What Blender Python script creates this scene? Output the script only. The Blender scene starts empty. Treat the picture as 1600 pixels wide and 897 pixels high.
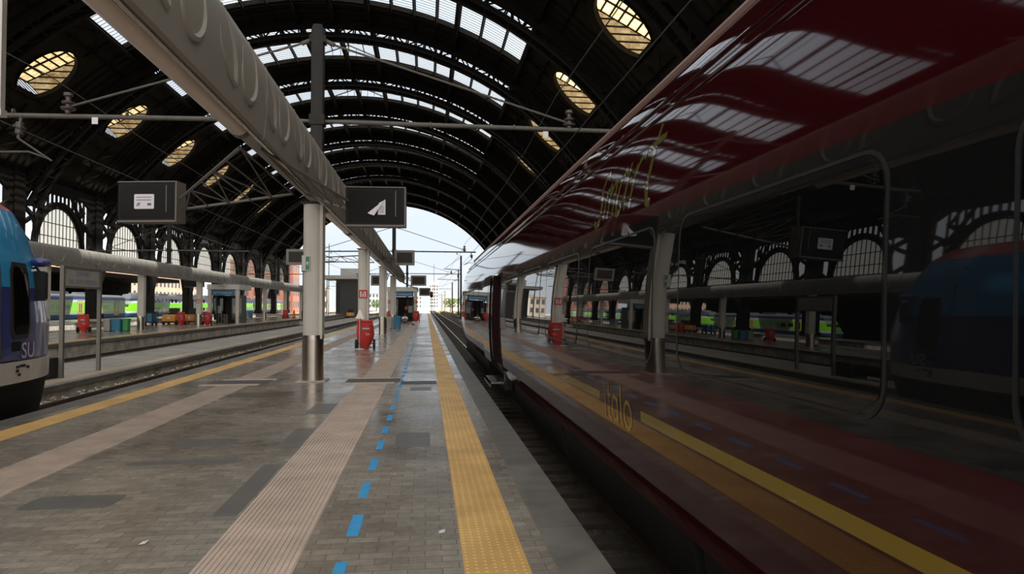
import bpy, bmesh, math, random
from math import sin, cos, pi, radians as R, sqrt, atan2
from mathutils import Vector as V, Matrix
random.seed(7)
sc = bpy.context.scene
col = sc.collection

# ------------------------------------------------------------------ camera, sky, sun, exposure
FPX = 1085.0
cam_d = bpy.data.cameras.new('camera')
cam_d.sensor_width = 36.0
cam_d.lens = FPX / 1600.0 * 36.0
cam_d.clip_start = 0.05
cam_d.clip_end = 3000
cam = bpy.data.objects.new('camera', cam_d)
col.objects.link(cam)
cam.location = (0, 0, 1.6)
cam.rotation_euler = (pi / 2 + math.atan(29.5 / FPX), 0, -math.atan(134 / FPX))
sc.camera = cam

SKY_STRENGTH = 1.08               # at the horizon ahead
SKY_ZENITH = 0.7
SKY_SUNSIDE = 0.8
SUN_STRENGTH = 6.5
SUN_DIR = V((0.74, -0.28, 0.62))      # towards the sun
EXPOSURE = 0.0

vs = sc.view_settings
vs.view_transform = 'Standard'
vs.look = 'None'
vs.gamma = 1.0
vs.use_curve_mapping = False
vs.exposure = EXPOSURE

wd = bpy.data.worlds.new('world')
sc.world = wd
wd.use_nodes = True
nt = wd.node_tree
nt.nodes.clear()
w_out = nt.nodes.new('ShaderNodeOutputWorld')
w_bg = nt.nodes.new('ShaderNodeBackground')
w_tc = nt.nodes.new('ShaderNodeTexCoord')
w_mp = nt.nodes.new('ShaderNodeMapping')
w_mp.inputs['Scale'].default_value = (1.6, 1.6, 4.0)
w_no = nt.nodes.new('ShaderNodeTexNoise')
w_no.inputs['Scale'].default_value = 1.7
w_no.inputs['Detail'].default_value = 6
w_no.inputs['Roughness'].default_value = 0.55
w_cr = nt.nodes.new('ShaderNodeValToRGB')
w_cr.color_ramp.elements[0].position = 0.40
w_cr.color_ramp.elements[0].color = (0.78, 0.87, 0.96, 1)
w_cr.color_ramp.elements[1].position = 0.58
w_cr.color_ramp.elements[1].color = (0.93, 0.95, 0.97, 1)
nt.links.new(w_tc.outputs['Generated'], w_mp.inputs['Vector'])
nt.links.new(w_mp.outputs['Vector'], w_no.inputs['Vector'])
nt.links.new(w_no.outputs['Fac'], w_cr.inputs['Fac'])
# hazy sky: brighter towards the zenith and towards the sun's side, behind the camera
w_sx = nt.nodes.new('ShaderNodeSeparateXYZ')
nt.links.new(w_tc.outputs['Generated'], w_sx.inputs[0])


def sky_ramp(out, a, b, lo, hi):
    n_ = nt.nodes.new('ShaderNodeMapRange')
    n_.interpolation_type = 'SMOOTHSTEP'
    for k_, v_ in (('From Min', a), ('From Max', b), ('To Min', lo), ('To Max', hi)):
        n_.inputs[k_].default_value = v_
    nt.links.new(out, n_.inputs['Value'])
    return n_.outputs['Result']


w_add = nt.nodes.new('ShaderNodeMath')
w_add.operation = 'ADD'
nt.links.new(sky_ramp(w_sx.outputs['Z'], 0.45, 0.95, SKY_STRENGTH, SKY_STRENGTH + SKY_ZENITH), w_add.inputs[0])
nt.links.new(sky_ramp(w_sx.outputs['Y'], 0.10, -0.80, 0.0, SKY_SUNSIDE), w_add.inputs[1])
nt.links.new(w_add.outputs[0], w_bg.inputs['Strength'])
w_mix = nt.nodes.new('ShaderNodeMixRGB')
w_mix.inputs['Color2'].default_value = (1.0, 0.93, 0.83, 1)
nt.links.new(sky_ramp(w_add.outputs[0], SKY_STRENGTH, SKY_STRENGTH + 1.0, 0.0, 0.85), w_mix.inputs['Fac'])
nt.links.new(w_cr.outputs['Color'], w_mix.inputs['Color1'])
nt.links.new(w_mix.outputs['Color'], w_bg.inputs['Color'])
nt.links.new(w_bg.outputs['Background'], w_out.inputs['Surface'])

sun_d = bpy.data.lights.new('sun', 'SUN')
sun_d.energy = SUN_STRENGTH
sun_d.angle = R(0.6)
sun_d.color = (1.0, 0.93, 0.82)
sun = bpy.data.objects.new('sun', sun_d)
col.objects.link(sun)
sun.rotation_euler = SUN_DIR.to_track_quat('Z', 'Y').to_euler()
sun.location = (60, -20, 60)


# ------------------------------------------------------------------ materials
def mat(name, color, rough=0.6, metal=0.0, spec=0.5, coat=0.0, coat_rough=0.03, ior=1.5,
        noise=None, bump=None, emit=None, sheen=0.0):
    """principled material; noise=(scale, amount) mottles the colour, bump=(scale, strength, distance)"""
    m = bpy.data.materials.new(name)
    m.use_nodes = True
    t = m.node_tree
    b = t.nodes['Principled BSDF']
    b.inputs['Base Color'].default_value = (*color, 1)
    b.inputs['Roughness'].default_value = rough
    b.inputs['Metallic'].default_value = metal
    b.inputs['IOR'].default_value = ior
    b.inputs['Specular IOR Level'].default_value = spec
    b.inputs['Coat Weight'].default_value = coat
    b.inputs['Coat Roughness'].default_value = coat_rough
    b.inputs['Sheen Weight'].default_value = sheen
    if noise or bump:
        tc = t.nodes.new('ShaderNodeTexCoord')
    if noise:
        n = t.nodes.new('ShaderNodeTexNoise')
        n.inputs['Scale'].default_value = noise[0]
        n.inputs['Detail'].default_value = 6
        n.inputs['Roughness'].default_value = 0.65
        t.links.new(tc.outputs['Object'], n.inputs['Vector'])
        r = t.nodes.new('ShaderNodeValToRGB')
        a = noise[1]
        r.color_ramp.elements[0].position = 0.3
        r.color_ramp.elements[0].color = (*[c * (1 - a) for c in color], 1)
        r.color_ramp.elements[1].position = 0.7
        r.color_ramp.elements[1].color = (*[min(1, c * (1 + a)) for c in color], 1)
        t.links.new(n.outputs['Fac'], r.inputs['Fac'])
        t.links.new(r.outputs['Color'], b.inputs['Base Color'])
    if bump:
        n2 = t.nodes.new('ShaderNodeTexNoise')
        n2.inputs['Scale'].default_value = bump[0]
        n2.inputs['Detail'].default_value = 3
        t.links.new(tc.outputs['Object'], n2.inputs['Vector'])
        bp = t.nodes.new('ShaderNodeBump')
        bp.inputs['Strength'].default_value = bump[1]
        bp.inputs['Distance'].default_value = bump[2]
        t.links.new(n2.outputs['Fac'], bp.inputs['Height'])
        t.links.new(bp.outputs['Normal'], b.inputs['Normal'])
    return m


def node(t, kind, **kw):
    n = t.nodes.new(kind)
    for k, v in kw.items():
        if k in n.inputs:
            n.inputs[k].default_value = v
        else:
            setattr(n, k, v)
    return n


def mat_paving():
    m = bpy.data.materials.new('paving_blocks')
    m.use_nodes = True
    t = m.node_tree
    b = t.nodes['Principled BSDF']
    tc = node(t, 'ShaderNodeTexCoord')
    br = node(t, 'ShaderNodeTexBrick')
    br.inputs['Scale'].default_value = 1.0
    br.inputs['Mortar Size'].default_value = 0.0045
    br.inputs['Mortar Smooth'].default_value = 0.3
    br.inputs['Brick Width'].default_value = 0.21
    br.inputs['Row Height'].default_value = 0.105
    br.inputs['Color1'].default_value = (0.29, 0.25, 0.20, 1)
    br.inputs['Color2'].default_value = (0.41, 0.36, 0.295, 1)
    br.inputs['Mortar'].default_value = (0.22, 0.19, 0.155, 1)
    t.links.new(tc.outputs['Object'], br.inputs['Vector'])
    n = node(t, 'ShaderNodeTexNoise')
    n.inputs['Scale'].default_value = 0.55
    n.inputs['Detail'].default_value = 8
    n.inputs['Roughness'].default_value = 0.65
    t.links.new(tc.outputs['Object'], n.inputs['Vector'])
    cr = node(t, 'ShaderNodeValToRGB')
    cr.color_ramp.elements[0].position = 0.34
    cr.color_ramp.elements[0].color = (0.66, 0.66, 0.66, 1)
    cr.color_ramp.elements[1].position = 0.68
    cr.color_ramp.elements[1].color = (1.12, 1.10, 1.06, 1)
    t.links.new(n.outputs['Fac'], cr.inputs['Fac'])
    mx = node(t, 'ShaderNodeMixRGB', blend_type='MULTIPLY')
    mx.inputs['Fac'].default_value = 1
    t.links.new(br.outputs['Color'], mx.inputs['Color1'])
    t.links.new(cr.outputs['Color'], mx.inputs['Color2'])
    n3 = node(t, 'ShaderNodeTexNoise')
    n3.inputs['Scale'].default_value = 14
    n3.inputs['Detail'].default_value = 5
    t.links.new(tc.outputs['Object'], n3.inputs['Vector'])
    cr3 = node(t, 'ShaderNodeValToRGB')
    cr3.color_ramp.elements[0].position = 0.3
    cr3.color_ramp.elements[0].color = (0.82, 0.82, 0.82, 1)
    cr3.color_ramp.elements[1].position = 0.7
    cr3.color_ramp.elements[1].color = (1.1, 1.1, 1.1, 1)
    t.links.new(n3.outputs['Fac'], cr3.inputs['Fac'])
    mx2 = node(t, 'ShaderNodeMixRGB', blend_type='MULTIPLY')
    mx2.inputs['Fac'].default_value = 1
    t.links.new(mx.outputs['Color'], mx2.inputs['Color1'])
    t.links.new(cr3.outputs['Color'], mx2.inputs['Color2'])
    t.links.new(mx2.outputs['Color'], b.inputs['Base Color'])
    rr = node(t, 'ShaderNodeMapRange')
    rr.inputs['From Min'].default_value = 0.3
    rr.inputs['From Max'].default_value = 0.7
    rr.inputs['To Min'].default_value = 0.10
    rr.inputs['To Max'].default_value = 0.34
    t.links.new(n.outputs['Fac'], rr.inputs['Value'])
    t.links.new(rr.outputs['Result'], b.inputs['Roughness'])
    bp = node(t, 'ShaderNodeBump')
    bp.inputs['Strength'].default_value = 0.25
    bp.inputs['Distance'].default_value = 0.004
    t.links.new(br.outputs['Fac'], bp.inputs['Height'])
    bp.invert = True
    t.links.new(bp.outputs['Normal'], b.inputs['Normal'])
    return m


def mat_slabs(name, c1, c2, w, h, rough=0.45, mortar=(0.1, 0.095, 0.085)):
    m = bpy.data.materials.new(name)
    m.use_nodes = True
    t = m.node_tree
    b = t.nodes['Principled BSDF']
    tc = node(t, 'ShaderNodeTexCoord')
    br = node(t, 'ShaderNodeTexBrick')
    br.offset = 0.0
    br.inputs['Scale'].default_value = 1.0
    br.inputs['Mortar Size'].default_value = 0.006
    br.inputs['Brick Width'].default_value = w
    br.inputs['Row Height'].default_value = h
    br.inputs['Color1'].default_value = (*c1, 1)
    br.inputs['Color2'].default_value = (*c2, 1)
    br.inputs['Mortar'].default_value = (*mortar, 1)
    t.links.new(tc.outputs['Object'], br.inputs['Vector'])
    n = node(t, 'ShaderNodeTexNoise')
    n.inputs['Scale'].default_value = 3.0
    n.inputs['Detail'].default_value = 8
    t.links.new(tc.outputs['Object'], n.inputs['Vector'])
    cr = node(t, 'ShaderNodeValToRGB')
    cr.color_ramp.elements[0].position = 0.33
    cr.color_ramp.elements[0].color = (0.7, 0.7, 0.7, 1)
    cr.color_ramp.elements[1].position = 0.66
    cr.color_ramp.elements[1].color = (1.08, 1.08, 1.08, 1)
    t.links.new(n.outputs['Fac'], cr.inputs['Fac'])
    mx = node(t, 'ShaderNodeMixRGB', blend_type='MULTIPLY')
    mx.inputs['Fac'].default_value = 1
    t.links.new(br.outputs['Color'], mx.inputs['Color1'])
    t.links.new(cr.outputs['Color'], mx.inputs['Color2'])
    t.links.new(mx.outputs['Color'], b.inputs['Base Color'])
    b.inputs['Roughness'].default_value = rough
    return m


def mat_domes():
    """yellow warning tiles: rows of small raised dots, paler on their tops"""
    m = bpy.data.materials.new('yellow_dotted_tiles')
    m.use_nodes = True
    t = m.node_tree
    b = t.nodes['Principled BSDF']
    tc = node(t, 'ShaderNodeTexCoord')
    sx = node(t, 'ShaderNodeSeparateXYZ')
    t.links.new(tc.outputs['Object'], sx.inputs[0])

    def cell(out):
        a = node(t, 'ShaderNodeMath', operation='DIVIDE')
        a.inputs[1].default_value = 0.0572
        t.links.new(out, a.inputs[0])
        f = node(t, 'ShaderNodeMath', operation='FRACT')
        t.links.new(a.outputs[0], f.inputs[0])
        s = node(t, 'ShaderNodeMath', operation='SUBTRACT')
        s.inputs[1].default_value = 0.5
        t.links.new(f.outputs[0], s.inputs[0])
        p = node(t, 'ShaderNodeMath', operation='MULTIPLY')
        t.links.new(s.outputs[0], p.inputs[0])
        t.links.new(s.outputs[0], p.inputs[1])
        return p
    p1, p2 = cell(sx.outputs['X']), cell(sx.outputs['Y'])
    ad = node(t, 'ShaderNodeMath', operation='ADD')
    t.links.new(p1.outputs[0], ad.inputs[0])
    t.links.new(p2.outputs[0], ad.inputs[1])
    sq = node(t, 'ShaderNodeMath', operation='SQRT')
    t.links.new(ad.outputs[0], sq.inputs[0])
    mr = node(t, 'ShaderNodeMapRange')
    mr.inputs['From Min'].default_value = 0.16
    mr.inputs['From Max'].default_value = 0.27
    mr.inputs['To Min'].default_value = 1
    mr.inputs['To Max'].default_value = 0
    t.links.new(sq.outputs[0], mr.inputs['Value'])
    mx = node(t, 'ShaderNodeMixRGB')
    mx.inputs['Color1'].default_value = (0.80, 0.47, 0.135, 1)
    mx.inputs['Color2'].default_value = (0.97, 0.72, 0.34, 1)
    t.links.new(mr.outputs['Result'], mx.inputs['Fac'])
    n = node(t, 'ShaderNodeTexNoise')
    n.inputs['Scale'].default_value = 1.6
    n.inputs['Detail'].default_value = 7
    t.links.new(tc.outputs['Object'], n.inputs['Vector'])
    cr = node(t, 'ShaderNodeValToRGB')
    cr.color_ramp.elements[0].position = 0.3
    cr.color_ramp.elements[0].color = (0.72, 0.68, 0.64, 1)
    cr.color_ramp.elements[1].position = 0.65
    cr.color_ramp.elements[1].color = (1.05, 1.05, 1.05, 1)
    t.links.new(n.outputs['Fac'], cr.inputs['Fac'])
    m2 = node(t, 'ShaderNodeMixRGB', blend_type='MULTIPLY')
    m2.inputs['Fac'].default_value = 1
    t.links.new(mx.outputs['Color'], m2.inputs['Color1'])
    t.links.new(cr.outputs['Color'], m2.inputs['Color2'])
    t.links.new(m2.outputs['Color'], b.inputs['Base Color'])
    bp = node(t, 'ShaderNodeBump')
    bp.inputs['Strength'].default_value = 0.6
    bp.inputs['Distance'].default_value = 0.005
    t.links.new(mr.outputs['Result'], bp.inputs['Height'])
    t.links.new(bp.outputs['Normal'], b.inputs['Normal'])
    b.inputs['Roughness'].default_value = 0.45
    return m


def mat_pane(name, tint, translucent, tcol, gloss=0.06):
    """thin station glass: mostly clear, partly milky with dirt"""
    m = bpy.data.materials.new(name)
    m.use_nodes = True
    t = m.node_tree
    t.nodes.clear()
    o = node(t, 'ShaderNodeOutputMaterial')
    tr = node(t, 'ShaderNodeBsdfTransparent')
    tr.inputs['Color'].default_value = (*tint, 1)
    tl = node(t, 'ShaderNodeBsdfTranslucent')
    tl.inputs['Color'].default_value = (*tcol, 1)
    gl = node(t, 'ShaderNodeBsdfGlossy')
    gl.inputs['Roughness'].default_value = 0.05
    a = node(t, 'ShaderNodeMixShader')
    a.inputs['Fac'].default_value = translucent
    t.links.new(tr.outputs[0], a.inputs[1])
    t.links.new(tl.outputs[0], a.inputs[2])
    c = node(t, 'ShaderNodeMixShader')
    c.inputs['Fac'].default_value = gloss
    t.links.new(a.outputs[0], c.inputs[1])
    t.links.new(gl.outputs[0], c.inputs[2])
    t.links.new(c.outputs[0], o.inputs['Surface'])
    return m


def mat_gold():
    """yellowed, stained translucent sheeting in the roof hatches"""
    m = bpy.data.materials.new('yellowed_sheet')
    m.use_nodes = True
    t = m.node_tree
    t.nodes.clear()
    o = node(t, 'ShaderNodeOutputMaterial')
    tc = node(t, 'ShaderNodeTexCoord')
    mp = node(t, 'ShaderNodeMapping')
    mp.inputs['Scale'].default_value = (1, 2.5, 1)
    n = node(t, 'ShaderNodeTexNoise')
    n.inputs['Scale'].default_value = 1.4
    n.inputs['Detail'].default_value = 9
    n.inputs['Roughness'].default_value = 0.72
    t.links.new(tc.outputs['Object'], mp.inputs['Vector'])
    t.links.new(mp.outputs['Vector'], n.inputs['Vector'])
    cr = node(t, 'ShaderNodeValToRGB')
    cr.color_ramp.elements[0].position = 0.36
    cr.color_ramp.elements[0].color = (0.40, 0.22, 0.09, 1)
    cr.color_ramp.elements[1].position = 0.62
    cr.color_ramp.elements[1].color = (1.0, 0.78, 0.42, 1)
    t.links.new(n.outputs['Fac'], cr.inputs['Fac'])
    tl = node(t, 'ShaderNodeBsdfTranslucent')
    t.links.new(cr.outputs['Color'], tl.inputs['Color'])
    df = node(t, 'ShaderNodeBsdfDiffuse')
    df.inputs['Color'].default_value = (0.5, 0.35, 0.15, 1)
    a = node(t, 'ShaderNodeMixShader')
    a.inputs['Fac'].default_value = 0.12
    t.links.new(tl.outputs[0], a.inputs[1])
    t.links.new(df.outputs[0], a.inputs[2])
    t.links.new(a.outputs[0], o.inputs['Surface'])
    return m


M = {}
M['paving'] = mat_paving()
M['granite'] = mat_slabs('granite_edge', (0.165, 0.150, 0.130), (0.205, 0.188, 0.165), 10.0, 1.0)
M['yellow'] = mat_domes()
M['pink'] = mat('pink_ribbed_tiles', (0.60, 0.485, 0.40), 0.5, noise=(2.2, 0.22))
M['pale_tile'] = mat('pale_cross_tiles', (0.60, 0.50, 0.41), 0.5, noise=(5, 0.15))
M['dark_tile'] = mat('dark_cross_tiles', (0.10, 0.085, 0.07), 0.5, noise=(6, 0.2))
M['patch'] = mat('dark_paving_patch', (0.15, 0.14, 0.125), 0.35, noise=(5, 0.2))
M['blue_paint'] = mat('blue_line_paint', (0.045, 0.38, 0.78), 0.5, noise=(9, 0.12))
M['curb'] = mat('stained_concrete_curb', (0.50, 0.455, 0.39), 0.85, noise=(1.7, 0.5), bump=(6, 0.5, 0.03))
M['asphalt'] = mat('grey_asphalt', (0.33, 0.30, 0.265), 0.7, noise=(0.8, 0.25))
M['ballast'] = mat('ballast_gravel', (0.11, 0.092, 0.075), 0.95, noise=(7, 0.6), bump=(11, 1.0, 0.08))
M['stone'] = mat('ballast_stone', (0.58, 0.53, 0.46), 0.9, noise=(9, 0.3))
M['ground'] = mat('pale_yard_ground', (0.55, 0.50, 0.42), 0.9, noise=(0.15, 0.3))
M['rail'] = mat('rusty_rail', (0.16, 0.105, 0.075), 0.55, metal=0.4, noise=(6, 0.3))
M['rail_top'] = mat('polished_rail_top', (0.55, 0.52, 0.48), 0.25, metal=1.0)
M['sleeper'] = mat('timber_sleeper', (0.075, 0.062, 0.05), 0.9, noise=(5, 0.4))
M['iron'] = mat('black_iron', (0.012, 0.010, 0.008), 0.7, spec=0.12, noise=(1.0, 0.3))
M['iron_brown'] = mat('brown_iron', (0.035, 0.028, 0.022), 0.7, spec=0.2, noise=(1.0, 0.3))
M['deck'] = mat('roof_deck', (0.030, 0.025, 0.018), 0.85, spec=0.1, noise=(0.6, 0.35))
M['skyglass'] = mat_pane('skylight_glass', (0.90, 0.94, 0.99), 0.12, (0.8, 0.84, 0.9))
M['lunglass'] = mat_pane('cream_wall_glass', (0.98, 0.93, 0.82), 0.20, (0.95, 0.88, 0.74))
M['gold'] = mat_gold()
M['beam'] = mat('grey_beam_paint', (0.30, 0.283, 0.255), 0.5, noise=(0.8, 0.08))
M['beam_dark'] = mat('dark_joint', (0.06, 0.055, 0.05), 0.5)
M['tube'] = mat('lamp_cover', (0.76, 0.66, 0.59), 0.22)
M['chrome'] = mat('dull_chrome', (0.55, 0.50, 0.46), 0.22, metal=1.0)
M['column'] = mat('column_paint', (0.66, 0.62, 0.56), 0.5, noise=(1.5, 0.05))
M['steel'] = mat('brushed_steel', (0.50, 0.45, 0.39), 0.28, metal=1.0, noise=(3, 0.12))
M['mast'] = mat('mast_paint', (0.022, 0.020, 0.018), 0.6, spec=0.25, noise=(4, 0.25))
M['bar'] = mat('galvanised_bar', (0.095, 0.088, 0.078), 0.55, noise=(6, 0.2))
M['truss'] = mat('grey_truss', (0.14, 0.13, 0.115), 0.5)
M['insul'] = mat('brown_insulator', (0.07, 0.055, 0.05), 0.3)
M['wire'] = mat('wire', (0.05, 0.05, 0.05), 0.5)
M['case'] = mat('monitor_case', (0.20, 0.19, 0.175), 0.5)
M['case_dark'] = mat('dark_monitor_case', (0.014, 0.013, 0.013), 0.6, spec=0.2)
M['screen'] = mat('dead_screen', (0.008, 0.0075, 0.0075), 0.35, spec=0.12)
M['screen_brown'] = mat('brown_screen', (0.032, 0.024, 0.020), 0.4, spec=0.2)
M['paper'] = mat('paper', (0.72, 0.70, 0.74), 0.8)
M['ink'] = mat('ink', (0.12, 0.12, 0.15), 0.8)
M['white'] = mat('white_paint', (0.72, 0.70, 0.66), 0.5)
M['black'] = mat('black_plastic', (0.015, 0.015, 0.015), 0.5)
M['rubber'] = mat('tyre_rubber', (0.02, 0.02, 0.02), 0.8)
M['red_cloth'] = mat('red_cover_cloth', (0.62, 0.035, 0.03), 0.6, noise=(5, 0.2), sheen=0.2)
M['red'] = mat('red_paint', (0.60, 0.03, 0.025), 0.4)
M['green_sign'] = mat('green_sign', (0.03, 0.26, 0.12), 0.4)
M['orange'] = mat('orange_paint', (0.80, 0.33, 0.02), 0.45)
M['cone'] = mat('orange_plastic', (0.85, 0.18, 0.03), 0.5)
M['bin_blue'] = mat('blue_bin', (0.03, 0.20, 0.34), 0.45)
M['bin_green'] = mat('green_bin', (0.06, 0.32, 0.10), 0.45)
M['bin_grey'] = mat('grey_bin', (0.38, 0.37, 0.34), 0.45)
M['sign_blue'] = mat('blue_sign', (0.02, 0.16, 0.32), 0.4)
M['sign_face'] = mat('sign_face', (0.42, 0.41, 0.40), 0.5)
M['sign_ink'] = mat('sign_blue_ink', (0.12, 0.16, 0.38), 0.6)
M['post'] = mat('sign_post_paint', (0.16, 0.145, 0.125), 0.6)
M['booth'] = mat('dark_booth', (0.08, 0.082, 0.08), 0.5)
M['glass_dark'] = mat('dark_glass', (0.02, 0.022, 0.022), 0.05)
M['glass_pale'] = mat('pale_panel', (0.30, 0.36, 0.34), 0.2)
# high speed train
M['train_red'] = mat('amaranth_paint', (0.034, 0.0036, 0.0046), 0.35, spec=0.0, coat=1.0, coat_rough=0.045, ior=1.5)
M['train_red'].node_tree.nodes['Principled BSDF'].inputs['Coat IOR'].default_value = 1.37
M['train_band'] = mat('black_gloss_band', (0.008, 0.008, 0.008), 0.02, ior=1.42, bump=(1.1, 0.10, 0.012))
M['train_glass'] = mat('tinted_train_glass', (0.004, 0.004, 0.004), 0.008, ior=1.45)
M['train_rim'] = mat('window_rubber', (0.012, 0.012, 0.011), 0.4, ior=1.45)
M['train_gold'] = mat('gold_livery', (0.21, 0.135, 0.010), 0.35, spec=0.0, ior=1.5, coat=1.0, coat_rough=0.02)
M['train_olive'] = mat('olive_gold_livery', (0.11, 0.10, 0.028), 0.35, spec=0.0, coat=1.0, coat_rough=0.02)
M['train_skirt'] = mat('dark_skirt', (0.010, 0.010, 0.009), 0.6, spec=0.15, noise=(2, 0.3))
M['door_red'] = mat('dark_red_jamb', (0.018, 0.002, 0.003), 0.6, spec=0.2)
M['train_fairing'] = mat('roof_fairing', (0.26, 0.15, 0.12), 0.45)
M['bogie'] = mat('bogie_iron', (0.018, 0.016, 0.014), 0.7, spec=0.2)
# blue train
M['bt_light'] = mat('light_blue_paint', (0.025, 0.34, 0.70), 0.3, coat=0.6)
M['bt_dark'] = mat('navy_paint', (0.028, 0.042, 0.22), 0.3, coat=0.6)
M['bt_white'] = mat('white_bumper', (0.62, 0.60, 0.58), 0.4, coat=0.4, noise=(2, 0.1))
M['bt_red'] = mat('coral_red_paint', (0.70, 0.09, 0.07), 0.35, coat=0.5)
M['bt_letter'] = mat('pale_letters', (0.55, 0.56, 0.66), 0.5)
# green train
M['gt_green'] = mat('lime_paint', (0.27, 0.80, 0.035), 0.35, coat=0.3)
M['gt_white'] = mat('white_train', (0.75, 0.75, 0.72), 0.4)
M['gt_blue'] = mat('blue_train', (0.05, 0.16, 0.36), 0.4)
M['gt_roof'] = mat('train_roof', (0.40, 0.42, 0.46), 0.5)
M['gt_door'] = mat('yellow_door', (0.70, 0.66, 0.08), 0.4)
M['gt_bellows'] = mat('black_bellows', (0.012, 0.012, 0.012), 0.8)
# people and bird, far buildings
M['skin'] = mat('skin', (0.36, 0.20, 0.13), 0.6)
M['shirt'] = mat('white_shirt', (0.88, 0.88, 0.9), 0.8)
M['trousers'] = mat('dark_trousers', (0.035, 0.035, 0.045), 0.8)
M['hair'] = mat('black_hair', (0.015, 0.012, 0.01), 0.7)
M['bird'] = mat('pigeon_grey', (0.12, 0.12, 0.13), 0.7, noise=(20, 0.3))
M['brick'] = mat('brick_facade', (0.42, 0.17, 0.12), 0.85, noise=(0.4, 0.12))
M['pinkwall'] = mat('pale_pink_facade', (0.62, 0.42, 0.33), 0.85, noise=(0.2, 0.1))
M['creamwall'] = mat('cream_facade', (0.66, 0.62, 0.55), 0.85, noise=(0.2, 0.1))
M['whitewall'] = mat('white_facade', (0.72, 0.72, 0.72), 0.85)
M['greywall'] = mat('blue_grey_facade', (0.52, 0.56, 0.62), 0.85)
M['pane'] = mat('house_pane', (0.10, 0.11, 0.13), 0.15)
M['rooftile'] = mat('tile_roof', (0.40, 0.20, 0.14), 0.85)
M['leaf'] = mat('green_leaves', (0.10, 0.19, 0.03), 0.8, noise=(3, 0.4))
M['drygrass'] = mat('dry_grass', (0.48, 0.42, 0.16), 0.9, noise=(3, 0.4))
M['concrete_pole'] = mat('concrete_pole', (0.33, 0.30, 0.26), 0.8)


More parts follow.
